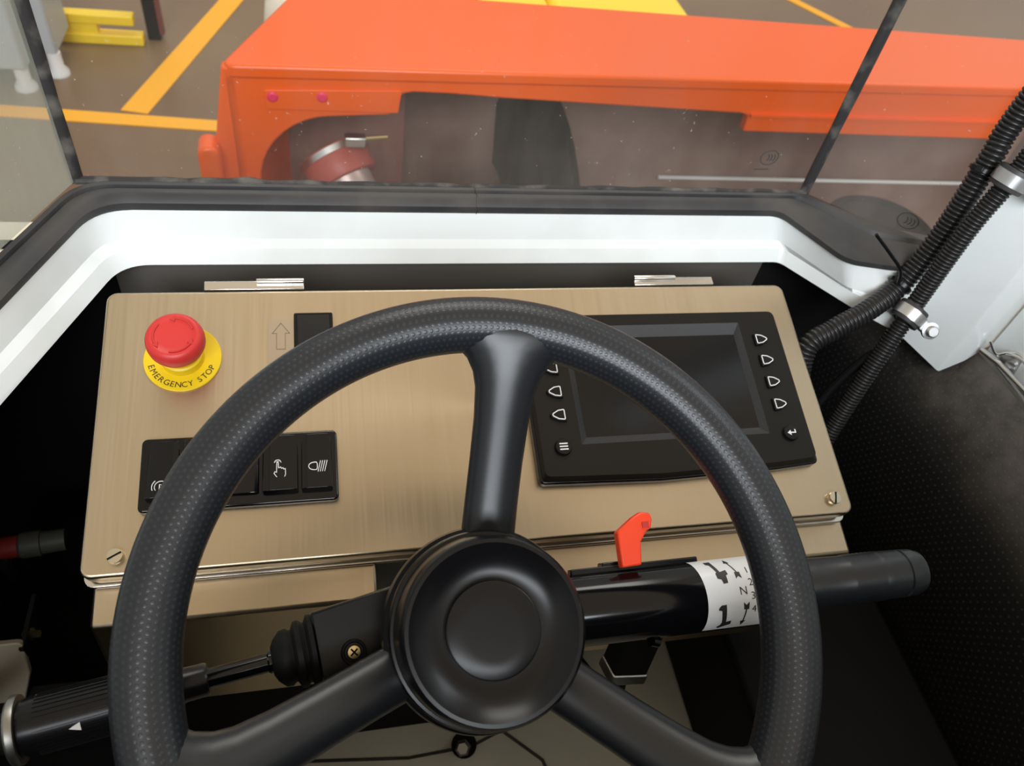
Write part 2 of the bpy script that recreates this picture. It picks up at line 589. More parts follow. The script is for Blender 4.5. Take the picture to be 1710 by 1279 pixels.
ZL = -0.4728
low = [(-0.395, 0.0), (-0.1765, 0.560), (0.4543, 0.560), (0.5028, 0.4925), (0.538, 0.449), (0.592, 0.505)]
mid1 = [(-0.403, 0.0), (-0.181, 0.566), (0.456, 0.566), (0.502, 0.499), (0.540, 0.456), (0.595, 0.512)]
mid2 = [(-0.408, 0.0), (-0.187, 0.5735), (0.451, 0.5735), (0.495, 0.500), (0.540, 0.475), (0.597, 0.518)]
upp = [(-0.408, 0.0), (-0.190, 0.580), (0.4445, 0.580), (0.484, 0.5055), (0.535, 0.494), (0.600, 0.520)]
rr = [0, 0.034, 0.014, 0.02, 0.02, 0]
bm = BM()
off = lambda pts, d: [(x + (-d if x < 0 else (d if x > 0.47 else 0)), y + (d if y > 0.44 else 0)) for x, y in pts]
loft(bm, [bay(off(upp, 0.012), rr, -0.4291), bay(upp, rr, -0.4291), bay(mid2, rr, -0.4545), bay(mid1, rr, -0.4597),
          bay(low, rr, ZL), bay(off(low, 0.012), rr, ZL - 0.002), bay(off(low, 0.07), rr, ZL - 0.002)])
o = struct(finish('trim_sill', bm, M['white'], sharp=16))
sm = o.modifiers.new('thick', 'SOLIDIFY'); sm.thickness = 0.002; sm.offset = 1.0

# rubber gasket: rounded bulb between the sill and the panes
bm = BM()
gl_base = [(-0.445, 0.0), (-0.2052, 0.6010), (0.4765, 0.6010), (0.5455, 0.5475), (0.587, 0.534), (0.65, 0.532)]
mixl = lambda a, b, t: [(p[0] + (q[0] - p[0]) * t, p[1] + (q[1] - p[1]) * t) for p, q in zip(a, b)]
rg = [0, 0.040, 0.018, 0.03, 0.03, 0]
prof = [(0.0, -0.4300), (-0.07, -0.4270), (-0.08, -0.4215), (0.12, -0.4170), (0.42, -0.4150), (0.60, -0.4165),
        (0.63, -0.4195), (0.68, -0.4195), (0.72, -0.4150), (0.92, -0.4150), (1.02, -0.4190), (1.1, -0.4300)]
loft(bm, [bay(mixl(upp, gl_base, t), rg, z) for t, z in prof])
gasket = finish('window_gasket', bm, M['rubber'], sharp=40)
struct(gasket)
bm = BM()      # butt joint of the rubber strip
tube(bm, [(0.132 + 0.0006 * math.sin(k * 2.1), 0.580 + 0.021 * t, z + 0.0002) for k, (t, z) in enumerate(prof)], 0.0007, 6)
finish('gasket_seam', bm, M['seal'], gasket)

# panes ------------------------------------------------------------------------------
TOP = 0.55


def pane(name, a, b, m, z0=-0.4195, z1=TOP):
    d = Vector((b[0] - a[0], b[1] - a[1], 0)).normalized()
    n = Vector((-d.y, d.x, 0))
    bm = BM()
    A, B = Vector((a[0], a[1], 0)), Vector((b[0], b[1], 0))
    v = [bm.verts.new(p) for p in (A + Vector((0, 0, z0)), B + Vector((0, 0, z0)), B + Vector((0, 0, z1)), A + Vector((0, 0, z1)))]
    bm.faces.new(v)
    return struct(finish(name, bm, m))


LJ = (-0.2066, 0.6090)
RJ = (0.4805, 0.6090)
w1 = pane('window_1', LJ, RJ, M['glass_front'])
w2 = pane('window_2', (-0.452, 0.0), LJ, M['glass_left'])
w3 = pane('window_3', RJ, (0.612, 0.486), M['glass_right'])


def joint(x, y, parent, lean=0.0):
    bm = BM()
    pts = []
    r = []
    for k in range(25):
        z = -0.4215 + 0.9 * k / 24
        pts.append((x + lean * k / 24, y - 0.002, z))
        w = 0.0054 + 0.0016 * min(1, k / 8) + 0.0004 * math.sin(k * 2.3)
        r.append((w, 0.004))
    tube(bm, pts, r, 12, up=(0, 1, 0))
    return finish('corner_seal', bm, M['seal'], parent)


joint(LJ[0], LJ[1], w1)
joint(RJ[0], RJ[1], w1)
# smeared sealant along the foot of the panes
bm = BM()
pp = []
for k in range(41):
    t = k / 40
    pp.append((LJ[0] + (RJ[0] - LJ[0]) * t, 0.6050 + 0.001 * math.sin(k * 1.9), -0.4185))
tube(bm, pp, [0.0030 + 0.0007 * random.random() + (0.0022 * random.random() if k < 9 else 0) for k in range(41)], 8)
finish('sealant_bead', bm, M['seal'], w1)


def ccc_mark(parent, c, d, n, s):
    """small oval safety mark printed on the pane: an oval holding three nested C arcs"""
    F = frame(Vector(c) + Vector(n) * 0.0006, d, (0, 0, 1), n)
    bm = BM()
    stroke(bm, arc(0, 0, 0.0085 * s, 0, 360, 28, 0.0072 * s)[:-1], 0.0008 * s, 0, 0.0003, F, True)
    for k in range(3):
        stroke(bm, arc(-0.0035 * s + k * 0.0030 * s, 0, 0.0030 * s, -65, 65, 10, 0.0034 * s), 0.0009 * s, 0, 0.0003, F)
    return finish('safety_mark', bm, M['mark'], parent)


ccc_mark(w1, (0.4243, 0.6085, -0.3800), (1, 0, 0), (0, -1, 0), 1.1)
dR = Vector((0.612 - RJ[0], 0.486 - RJ[1], 0)).normalized()
nR = Vector((dR.y, -dR.x, 0))
qR = Vector((RJ[0], RJ[1], -0.402)) + dR * 0.1035 + nR * 0.0005
ccc_mark(w3, qR, dR, nR, 1.15)
bm = BM()
Fm = frame((0.4205, 0.6082, -0.3935), (1, 0, 0), (0, 0, 1), (0, -1, 0))
stroke(bm, [(-0.008, 0), (0.008, 0.0003)], 0.0012, 0.0, 0.0004, Fm)
finish('glass_print', bm, M['mark'], w1)

# dark walls below the sill ------------------------------------------------------------
bm = BM()
box(bm, (-0.42, 0.588, -0.92), (0.66, 0.598, -0.476))
struct(finish('wall_front', bm, M['lining']))
bm = BM()
box(bm, (-0.19, 0.512, -0.545), (0.45, 0.588, -0.53))
box(bm, (-0.19, 0.578, -0.53), (0.45, 0.5885, -0.46))
struct(finish('trim_ledge', bm, M['dark_wall']))
bm = BM()
box(bm, (-0.432, -0.4, -0.92), (-0.420, 0.60, -0.487))
struct(finish('wall_left', bm, M['lining']))

# right wall: dotted vinyl, rolled outward at its top edge
bm = BM()
uvl = bm.loops.layers.uv.new('UVMap')
prof = [(0.655, -0.519), (0.650, -0.521), (0.636, -0.535), (0.620, -0.556), (0.604, -0.586), (0.592, -0.625), (0.586, -0.69), (0.584, -0.78), (0.584, -0.92)]
ys = [-0.5 + 1.085 * k / 24 for k in range(25)]
cum = [0]
for a, b in zip(prof, prof[1:]):
    cum.append(cum[-1] + math.hypot(b[0] - a[0], b[1] - a[1]))
grid = [[bm.verts.new((x + 0.02 - 0.10 * max(0, (y - 0.36)) * (1 if j > 2 else 0.3), y, z)) for y in ys] for j, (x, z) in enumerate(prof)]
for j in range(len(prof) - 1):
    for i in range(24):
        f = bm.faces.new((grid[j][i], grid[j][i + 1], grid[j + 1][i + 1], grid[j + 1][i]))
        for l, (uu, vv) in zip(f.loops, ((ys[i], cum[j]), (ys[i + 1], cum[j]), (ys[i + 1], cum[j + 1]), (ys[i], cum[j + 1]))):
            l[uvl].uv = (uu * 1.35, vv * 1.35)
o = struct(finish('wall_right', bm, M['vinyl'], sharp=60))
bm = BM()
box(bm, (0.688, -0.5, -0.58), (0.698, 0.47, 0.02))
struct(finish('trim_door', bm, M['white']))
bm = BM()
tube(bm, [(0.680, -0.4, -0.516), (0.680, 0.1, -0.516), (0.680, 0.445, -0.516)], 0.003, 8)
struct(finish('trim_edge', bm, M['zinc']))

# white corner pillar, folded sheet
bm = BM()
foot = fillet([(0.588, 0.520), (0.5875, 0.494), (0.630, 0.459), (0.655, 0.458), (0.690, 0.474), (0.73, 0.474), (0.73, 0.62), (0.66, 0.60)],
              [0, 0.004, 0.006, 0.02, 0.02, 0, 0, 0], 4)
zb = lambda x, y: -0.517 - 0.023 * max(0, min(1, (x - 0.5875) / 0.042)) + 0.020 * max(0, min(1, (x - 0.632) / 0.025))
a = [bm.verts.new((x, y, zb(x, y))) for x, y in foot]
b = [bm.verts.new((x, y, TOP)) for x, y in foot]
for i in range(len(foot)):
    j = (i + 1) % len(foot)
    bm.faces.new((a[i], a[j], b[j], b[i]))
bm.faces.new(a[::-1]); bm.faces.new(b)
struct(finish('trim_pillar', bm, M['white'], sharp=45))

# black boxed wheel arch on the cab floor at the right, and a thin black panel at the left
bm = BM()
box(bm, (0.385, -0.2, FZ), (0.58, 0.50, -0.74))
struct(finish('trim_wheel_arch', bm, M['matte'], bevel=0.006))
bm = BM()
box(bm, (-0.40, 0.281, FZ), (0.22, 0.305, -0.735))
struct(finish('trim_dark_panel', bm, M['lining']))

bm = BM()
box(bm, (-0.42, -0.4, FZ), (-0.14, 0.588, -0.84))
struct(finish('trim_left_step', bm, M['lining']))
bm = BM()
box(bm, (-0.43, -0.36, -0.92), (0.70, -0.34, 0.0))  # unseen bulkhead added behind the camera to cut light and darken reflections
struct(finish('wall_light_blocker', bm, M['lining']))

# ================================================================== CONSOLE
PO = Vector((-0.1755, 0.2834, -0.5136))
FP = frame(PO, (1, 0, 0), (0, 0.9622, 0.2724), (0, -0.2724, 0.9622))    # x across, y up the slope, z off the lid
con = thing('instrument_console', 'brushed stainless steel instrument console with hinged lid behind the steering wheel', 'console', FP)
PW, PH = 0.598, 0.227
lid = finish('lid', prism(BM(), rounded(0, 0, PW, PH, 0.008), -0.013, 0.0), M['steel'], con, bevel=0.0022, seg=3)
finish('gasket', prism(BM(), rounded(0.003, 0.003, PW - 0.003, PH - 0.003, 0.006), -0.0175, -0.0125), M['matte'], con)
finish('flange', prism(BM(), rounded(-0.002, -0.003, PW + 0.002, PH + 0.001, 0.008), -0.0205, -0.0172), M['steel_edge'], con, bevel=0.0008)
# body: sloping shelf in front of the lid, then a front face going straight down
yv = Vector((0, 1, 0)); FPi = FP.inverted()
dn = (FPi.to_3x3() @ Vector((0, -0.10, -0.995))).normalized()


def side(x):
    p = [Vector((x, PH - 0.02, -0.0202)), Vector((x, -0.0285, -0.024))]
    q = p[1] + dn * 0.122
    return [p[0], p[1], q, Vector((x, q.y + 0.02, q.z - 0.002)), Vector((x, PH - 0.03, -0.10))]


bm = BM()
for (x0, x1) in ((0.003, 0.1993), (0.285, 0.600)):
    A = [bm.verts.new(p) for p in side(x0)]; B = [bm.verts.new(p) for p in side(x1)]
    for i in range(5):
        j = (i + 1) % 5
        bm.faces.new((A[i], B[i], B[j], A[j]))
    bm.faces.new(A); bm.faces.new(B[::-1])
finish('body', bm, M['steel'], con, bevel=0.0025)
bm = BM()
box(bm, (0.1990, 0.03, -0.10), (0.2855, 0.19, -0.021))
finish('column_recess', bm, M['zinc'], con)
for x in (0.0229, 0.5810):
    bm = BM()
    F = Matrix.Translation((x, 0.0131, 0))
    lathe(bm, [(0, -0.001), (0.0042, -0.001), (0.0042, 0.0022), (0.0050, 0.0024), (0.0055, 0.0036), (0.0050, 0.0052), (0, 0.0056)], F, 24)
    s = finish('screw', bm, M['brass'], con)
    bm = BM()
    box(bm, (-0.0048, -0.0006, 0.0050), (0.0048, 0.0006, 0.0058), F @ Matrix.Rotation(rad(28 if x < 0.3 else 72), 4, 'Z'))
    finish('screw_slot', bm, M['matte'], s)
for x0, x1, k0, k1 in ((0.0726, 0.1517, 0.1137, 0.1517), (0.4478, 0.5270, 0.4478, 0.4881)):
    bm = BM()
    box(bm, (x0, 0.2285, -0.0022), (x1, 0.2368, -0.0004))
    h = finish('hinge', bm, M['steel_edge'], con, bevel=0.0005)
    bm = BM()
    F, L = axis_frame((k0, 0.2352, 0.0006), (k1, 0.2352, 0.0006))
    lathe(bm, [(0, 0), (0.0024, 0), (0.0026, 0.0006), (0.0026, L - 0.0006), (0.0024, L), (0, L)], F, 16)
    finish('hinge_knuckle', bm, M['steel_edge'], h)


def at_panel(x, y, z=0.0):
    return FP @ Matrix.Translation((x, y, z))


# ------------------------------------------------------------------ emergency stop
F = at_panel(0.0595, 0.1655)
es = thing('emergency_stop_button', 'red mushroom emergency stop button on a yellow disc, upper left of steel lid', 'emergency button', F)
bm = BM()
lathe(bm, [(0, 0), (0.0283, 0), (0.0286, 0.0004), (0.0286, 0.0012), (0.0280, 0.0017), (0.016, 0.0019), (0, 0.0019)], None, 64)
disc = finish('legend_disc', bm, M['yellow'], es)
bm = BM()
txt = 'EMERGENCY STOP'
wid = {'M': 1.2, 'I': 0.5, ' ': 0.62, 'G': 1.08, 'C': 1.05, 'O': 1.1, 'E': 0.95}
tot = sum(wid.get(c, 1.0) for c in txt)
a_0, a_1 = 193.0, 343.0
acc = 0
for c in txt:
    w = wid.get(c, 1.0)
    ang = rad(a_0 + (a_1 - a_0) * (acc + w / 2) / tot)
    acc += w
    if c == ' ': continue

    def T(x, y, ang=ang):
        rr_ = 0.0232 - y
        return Vector((rr_ * math.cos(ang + x / 0.0232), rr_ * math.sin(ang + x / 0.0232), 0.00205))
    put_glyph(bm, c, 0.0066, T)
finish('lettering', bm, M['black_print'], disc)
bm = BM()
lathe(bm, [(0.0160, 0.0018), (0.0160, 0.010), (0.0145, 0.011), (0.0135, 0.022), (0, 0.022)], None, 40)
finish('collar', bm, M['yellow'], es)
bm = BM()
lathe(bm, [(0, 0.020), (0.0165, 0.020), (0.0192, 0.0222), (0.0207, 0.0260), (0.0210, 0.0300), (0.0206, 0.0340), (0.0192, 0.0368), (0.0172, 0.0384),
           (0.0158, 0.0386), (0.0148, 0.0378), (0.0100, 0.0374), (0, 0.0378)], None, 56)
head = finish('mushroom_head', bm, M['red'], es, sharp=60)
bm = BM()
for k in range(3):
    a0 = 20 + 120 * k
    A = arc(0, 0, 0.0140, a0, a0 + 68, 12)
    stroke(bm, A, 0.0010, 0.0370, 0.0388)
    e_ = A[-1]
    dx, dy = math.cos(rad(a0 + 68)), math.sin(rad(a0 + 68))
    prism(bm, [(e_[0] + dx * 0.0024, e_[1] + dy * 0.0024), (e_[0] - dx * 0.0024, e_[1] - dy * 0.0024),
               (0.0140 * math.cos(rad(a0 + 84)), 0.0140 * math.sin(rad(a0 + 84)))], 0.0370, 0.0387)
finish('twist_arrow', bm, M['red_mark'], head)

# ------------------------------------------------------------------ dark switch with arrow plate
F = at_panel(0.1587, 0.1800)
tg = thing('paddle_switch', 'black rectangular switch beside an etched arrow plate near top of steel lid', 'switch', F)
finish('switch_frame', prism(BM(), rounded(-0.0155, -0.024, 0.0155, 0.0232, 0.0015), 0, 0.0035), M['gloss'], tg, bevel=0.0008)
bm = BM()
A = [(-0.0130, -0.021, 0.0030), (0.0130, -0.021, 0.0030), (0.0130, -0.021, 0.0085), (-0.0130, -0.021, 0.0085)]
B = [(-0.0130, 0.0205, 0.0030), (0.0130, 0.0205, 0.0030), (0.0130, 0.0205, 0.0042), (-0.0130, 0.0205, 0.0042)]
va = [bm.verts.new(p) for p in A]; vb = [bm.verts.new(p) for p in B]
bm.faces.new(va); bm.faces.new(vb[::-1])
for i in range(4):
    j = (i + 1) % 4
    bm.faces.new((va[i], va[j], vb[j], vb[i]))
finish('rocker', bm, M['satin'], tg, bevel=0.001)
pl_ = finish('arrow_plate', prism(BM(), rounded(-0.0356, -0.024, -0.0157, 0.0185, 0.0008), 0, 0.0010), M['plate'], tg)
bm = BM()
ar = [(-0.0040, -0.009), (0.0040, -0.009), (0.0040, 0.0055), (0.0080, 0.0055), (0, 0.0150), (-0.0080, 0.0055), (-0.0040, 0.0055)]
stroke(bm, [(x * 0.85 - 0.0258, y) for x, y in ar], 0.0006, 0.0009, 0.0012, None, True)
finish('arrow', bm, M['etch'], pl_)

# ------------------------------------------------------------------ rocker switch bank
SX0, SX1, SY0, SY1 = 0.0355, 0.1738, 0.0415, 0.0970
F = at_panel(SX0, SY0)
W_, H_ = SX1 - SX0, SY1 - SY0
bank = thing('rocker_switch_bank', 'gloss black bank of rocker switches at lower left of steel lid', 'switch panel', F)
finish('switch_frame', prism(BM(), rounded(0, 0, W_, H_, 0.004), 0, 0.0065), M['gloss'], bank, bevel=0.0015, seg=3)
slot = W_ / 5.0


def rocker(i, tip):
    x0, x1 = slot * i + (0.0052 if i == 0 else 0.0012), slot * (i + 1) - (0.0042 if i == 4 else 0.0012)
    y0, y1 = 0.0080, H_ - 0.0022
    nx, ny = 8, 12
    bm = BM()

    def hz(u, v):
        h = 0.0070 + (0.0058 * (1 - v) ** 1.3 if tip else 0.0040 * (1 - abs(v - 0.5)))
        edge = min(u, 1 - u) * (x1 - x0)
        return h - 0.0012 * max(0, 1 - edge / 0.003) ** 2
    out = rounded(x0, y0, x1, y1, 0.0028, 5)
    g = [[bm.verts.new((x0 + (x1 - x0) * a / nx, y0 + (y1 - y0) * b / ny, hz(a / nx, b / ny))) for a in range(nx + 1)] for b in range(ny + 1)]
    for b in range(ny):
        for a in range(nx):
            bm.faces.new((g[b][a], g[b][a + 1], g[b + 1][a + 1], g[b + 1][a]))
    rim = [g[0][a] for a in range(nx + 1)] + [g[b][nx] for b in range(1, ny + 1)] + [g[ny][a] for a in range(nx - 1, -1, -1)] + [g[b][0] for b in range(ny - 1, 0, -1)]
    base = [bm.verts.new((v.co.x, v.co.y, 0.005)) for v in rim]
    for k in range(len(rim)):
        j = (k + 1) % len(rim)
        bm.faces.new((rim[j], rim[k], base[k], base[j]))
    o = finish('rocker', bm, M['gloss'], bank, bevel=0.0012, seg=3)
    return o, (x0 + x1) / 2, lambda v: hz(0.5, v)


rk = [rocker(i, i in (0, 3, 4)) for i in range(5)]
# parking brake symbol: P in a circle with brackets
o, xc, hz = rk[0]
bm = BM()
yc = 0.0165; zz = hz((yc - 0.008) / (H_ - 0.0102)) - 0.0004
Fs = Matrix.Translation((xc, yc, 0))
stroke(bm, arc(0, 0, 0.0042, 0, 360, 24)[:-1], 0.0005, zz - 0.001, zz + 0.0008, Fs, True)
for a0 in (130, -50):
    stroke(bm, arc(0, 0, 0.0060, a0, a0 + 100, 12), 0.0005, zz - 0.001, zz + 0.0008, Fs)
put_glyph(bm, 'P', 0.0055, lambda x, y: Fs @ Vector((x, y, zz + 0.0008)))
finish('parking_brake_symbol', bm, M['print'], o)
# pointing hand symbol
o, xc, hz = rk[3]
bm = BM()
yc = 0.0245; zz = hz((yc - 0.008) / (H_ - 0.0102))
Fs = Matrix.Translation((xc, yc, 0))
hand = [(-0.0022, 0.0058), (-0.0012, 0.0058), (-0.0010, 0.0012), (0.0006, 0.0016), (0.0010, 0.0006), (0.0022, 0.0010), (0.0026, 0.0000), (0.0038, 0.0002),
        (0.0040, -0.0040), (0.0030, -0.0066), (-0.0018, -0.0066), (-0.0042, -0.0030), (-0.0036, -0.0018), (-0.0024, -0.0022)]
stroke(bm, hand, 0.00055, zz - 0.0012, zz + 0.0009, Fs, True)
stroke(bm, arc(-0.0016, 0.0050, 0.0024, 10, 170, 10), 0.0005, zz - 0.0012, zz + 0.0007, Fs)
finish('hand_symbol', bm, M['print'], o)
# lamp symbol
o, xc, hz = rk[4]
bm = BM()
yc = 0.0255; zz = hz((yc - 0.008) / (H_ - 0.0102))
Fs = Matrix.Translation((xc - 0.0005, yc, 0))
bulb = arc(-0.0012, 0, 0.0040, 90, 270, 14, 0.0030) + [(0.0004, -0.0030), (0.0010, -0.0016), (0.0010, 0.0016), (0.0004, 0.0030)]
stroke(bm, bulb, 0.00055, zz - 0.0012, zz + 0.0009, Fs, True)
for k in range(4):
    x = 0.0024 + 0.0016 * k
    stroke(bm, [(x + 0.0010, 0.0040), (x - 0.0010, -0.0046)], 0.0005, zz - 0.0012, zz + 0.0009, Fs)
finish('lamp_symbol', bm, M['print'], o)

# ------------------------------------------------------------------ display
F = at_panel(0.3290, 0.0440)
DW, DH = 0.2430, 0.1480
disp = thing('display_monitor', 'black dashboard display with dark screen and side buttons on steel lid', 'display', F)


def display_outline(grow, dy=0.0):
    b = [(0.0 - grow, 0.0 - grow * 0.5)]
    out = fillet([(-grow, -0.001 - grow), (0.10, -0.0045 - grow), (DW + grow - 0.04, -0.0018 - grow), (DW + grow, 0.001 - grow), (DW + grow, DH + grow), (-grow, DH + grow)],
                 [0.005, 0.08, 0.05, 0.005, 0.006, 0.006], 6)
    return [(x, y + dy) for x, y in out]


finish('base_rim', prism(BM(), display_outline(0.0015), 0, 0.0075), M['gloss'], disp, bevel=0.0012)
# front shell with an opening for the recessed screen
RX0, RX1, RY0, RY1 = 0.0360, 0.2030, 0.0265, 0.1345
bm = BM()
outl = display_outline(-0.0025, 0.0)
v_out_b = [bm.verts.new((x, y, 0.0072)) for x, y in display_outline(0.0)]
v_out_t = [bm.verts.new((x, y, 0.0135)) for x, y in outl]
n = len(outl)
for i in range(n):
    j = (i + 1) % n
    bm.faces.new((v_out_b[i], v_out_b[j], v_out_t[j], v_out_t[i]))
cxm, cym = DW / 2, DH / 2
hole = []
for x, y in outl:     # match every outline vertex to a point of the rectangular opening
    hx0, hx1, hy0, hy1 = RX0, RX1, RY0, RY1
    fx = (x - cxm) / (DW / 2); fy = (y - cym) / (DH / 2)
    k = 1.0 / max(abs(fx), abs(fy))
    fx, fy = max(-1, min(1, fx * k)), max(-1, min(1, fy * k))
    hole.append(((hx0 + hx1) / 2 + fx * (hx1 - hx0) / 2, (hy0 + hy1) / 2 + fy * (hy1 - hy0) / 2))
# make sure the four corners are present
for cxy in ((RX0, RY0), (RX1, RY0), (RX1, RY1), (RX0, RY1)):
    k = min(range(n), key=lambda i: (hole[i][0] - cxy[0]) ** 2 + (hole[i][1] - cxy[1]) ** 2)
    hole[k] = cxy
v_in_t = [bm.verts.new((x, y, 0.0135)) for x, y in hole]
for i in range(n):
    j = (i + 1) % n
    bm.faces.new((v_out_t[i], v_out_t[j], v_in_t[j], v_in_t[i]))
shell = finish('front_shell', bm, M['housing'], disp, sharp=30)
bm = BM()   # sloping walls of the recess
SXa, SXb, SYa, SYb = 0.0432, 0.1985, 0.0350, 0.1248
top = [(RX0, RY0), (RX1, RY0), (RX1, RY1), (RX0, RY1)]
bot = [(SXa, SYa), (SXb, SYa), (SXb, SYb), (SXa, SYb)]
vt = [bm.verts.new((x, y, 0.0135)) for x, y in top]; vb = [bm.verts.new((x, y, 0.0070)) for x, y in bot]
for i in range(4):
    j = (i + 1) % 4
    bm.faces.new((vt[i], vt[j], vb[j], vb[i]))
finish('screen_bezel', bm, M['bezel'], disp, sharp=20)
finish('screen', box(BM(), (SXa - 0.001, SYa - 0.001, 0.0060), (SXb + 0.001, SYb + 0.001, 0.0071)), M['screen'], disp)


def d_shape(flip, k=1.0):
    pts = [(-0.0062, -0.0056), (-0.0062, 0.0056), (0.0004, 0.0046), (0.0058, 0.0014), (0.0066, 0.0), (0.0058, -0.0014), (0.0004, -0.0046)]
    pts = [(x * k, y * k) for x, y in pts]
    if flip:
        pts = [(-x, y) for x, y in pts]
    return pts


def key(x, y, flip):
    Fk = Matrix.Translation((x, y, 0))
    poly = fillet(d_shape(flip, 1.15), 0.0016, 4)
    bm = prism(BM(), poly, 0.0125, 0.0160, Fk, top_scale=0.90)
    o = finish('button', bm, M['satin'], disp, bevel=0.0005)
    bm = BM()
    stroke(bm, fillet(d_shape(flip, 0.78), 0.0010, 4), 0.0008, 0.0158, 0.01630, Fk, True)
    finish('button_outline', bm, M['print'], o)


for s in (0.1599, 0.1390, 0.1178, 0.0964):
    key(0.5488 - 0.3290, s - 0.0440, False)
for s in (0.1599, 0.1384, 0.1170, 0.0962):
    key(0.3492 - 0.3290, s - 0.0440, True)
for nm, x, y in (('menu', 0.3487, 0.0685), ('enter', 0.5505, 0.0692)):
    Fk = Matrix.Translation((x - 0.3290, y - 0.0440, 0))
    bm = lathe(BM(), [(0, 0.0120), (0.0070, 0.0120), (0.0070, 0.0150), (0.0062, 0.0164), (0.0030, 0.0168), (0, 0.0168)], Fk, 28)
    o = finish('round_button', bm, M['satin'], disp)
    bm = BM()
    if nm == 'menu':
        for k in (-1, 0, 1):
            stroke(bm, [(-0.0034, k * 0.0024), (0.0034, k * 0.0024)], 0.0010, 0.0160, 0.0172, Fk)
    else:
        stroke(bm, [(-0.0010, -0.0003), (0.0034, -0.0003), (0.0034, 0.0026)], 0.0010, 0.0160, 0.0172, Fk)
        prism(bm, [(-0.0040, -0.0003), (-0.0008, -0.0026), (-0.0008, 0.0020)], 0.0160, 0.0172, Fk)
    finish(nm + '_symbol', bm, M['print'], o)

# ================================================================== STEERING WHEEL
WC = Vector((0.07544, 0.16291, -0.38704))
e1 = Vector((0.9996, -0.0289, 0)).normalized()
e2 = Vector((0.0260, 0.8999, 0.4353)).normalized()
e3 = e1.cross(e2).normalized(); e2 = e3.cross(e1)
FW = frame(WC, e1, e2, e3)
wheel = thing('steering_wheel', 'black three-spoke steering wheel with pimpled rim in front of the console', 'steering wheel', FW)
RR, RT = 0.170, 0.0163
bm = BM()
uvl = bm.loops.layers.uv.new('UVMap')
NS, NT = 192, 28
g = []
for i in range(NS):
    a = 2 * PI * i / NS
    row = []
    for j in range(NT):
        b = 2 * PI * j / NT
        r = RR + RT * math.cos(b)
        row.append(bm.verts.new((r * math.cos(a), r * math.sin(a), RT * 1.02 * math.sin(b))))
    g.append(row)
for i in range(NS):
    for j in range(NT):
        i2, j2 = (i + 1) % NS, (j + 1) % NT
        f = bm.faces.new((g[i][j], g[i2][j], g[i2][j2], g[i][j2]))
        for l, (a, b) in zip(f.loops, ((i, j), (i + 1, j), (i + 1, j + 1), (i, j + 1))):
            l[uvl].uv = (a / NS, b / NT)
finish('rim', bm, M['grip'], wheel)


def spoke(deg):
    a = rad(deg)
    d = Vector((math.cos(a), math.sin(a), 0))
    t = Vector((-math.sin(a), math.cos(a), 0))
    bm = BM()
    stations = [(0.034, -0.046, 0.0160, 0.011), (0.050, -0.042, 0.0162, 0.011), (0.070, -0.036, 0.0160, 0.0112), (0.095, -0.027, 0.0160, 0.0115),
                (0.118, -0.017, 0.0165, 0.012), (0.134, -0.0095, 0.0180, 0.0125), (0.144, -0.0055, 0.0205, 0.0132), (0.152, -0.003, 0.0250, 0.0142),
                (0.159, -0.001, 0.0325, 0.0152), (0.165, 0.0, 0.0400, 0.0155), (0.170, 0.0, 0.0440, 0.0150)]
    pts = [d * r + Vector((0, 0, z)) for r, z, w, h in stations]
    rings = []
    for (r, z, w, h) in stations:
        ring = []
        for k in range(24):
            b = 2 * PI * k / 24
            # keep the wide end on the curve of the rim
            off_t = w * math.cos(b)
            rr_ = r
            if r > 0.14:
                lim = math.sqrt(max(0, r * r - off_t * off_t)); rr_ = lim
            ring.append(bm.verts.new(d * rr_ + t * off_t + Vector((0, 0, z + h * math.sin(b)))))
        rings.append(ring)
    for p, q in zip(rings, rings[1:]):
        for k in range(24):
            j = (k + 1) % 24
            bm.faces.new((p[k], p[j], q[j], q[k]))
    bm.faces.new(rings[0][::-1]); bm.faces.new(rings[-1])
    return finish('spoke', bm, M['pu'], wheel, sharp=70)


for dg_ in (82.7, 202.7, 322.7):
    spoke(dg_)
bm = BM()
lathe(bm, [(0, -0.062), (0.050, -0.062), (0.0560, -0.058), (0.0575, -0.052), (0.0575, -0.040), (0.0565, -0.036), (0.0545, -0.0345), (0.0540, -0.024), (0.0530, -0.0225),
           (0.0515, -0.0222), (0.0500, -0.004), (0.0490, 0.0035), (0.0470, 0.0060), (0.0450, 0.0062), (0.0438, 0.0050), (0.0380, -0.0005), (0.0310, -0.0035), (0.0268, -0.0040), (0, -0.0040)], None, 96)
hub = finish('hub', bm, M['satin'], wheel, sharp=32)
bm = BM()
lathe(bm, [(0, -0.0045), (0.0254, -0.0045), (0.0256, -0.0002), (0.0252, 0.0008), (0.0244, 0.0012), (0.015, 0.0015), (0, 0.0016)], None, 72)
finish('hub_cap', bm, M['satin'], wheel, sharp=40)

# ------------------------------------------------------------------ steering column
col = thing('steering_column', 'black steering column housing below the wheel hub', 'steering column', FW)
bm = BM()
lathe(bm, [(0, -0.20), (0.030, -0.20), (0.034, -0.19), (0.036, -0.12), (0.040, -0.105), (0.040, -0.066), (0.036, -0.0625), (0, -0.0625)], None, 40)
finish('housing', bm, M['satin'], col)
bm = BM()
lathe(bm, [(0, -0.52), (0.013, -0.52), (0.013, -0.30), (0.018, -0.29), (0.018, -0.2), (0, -0.2)], None, 20)
finish('shaft', bm, M['matte'], col)

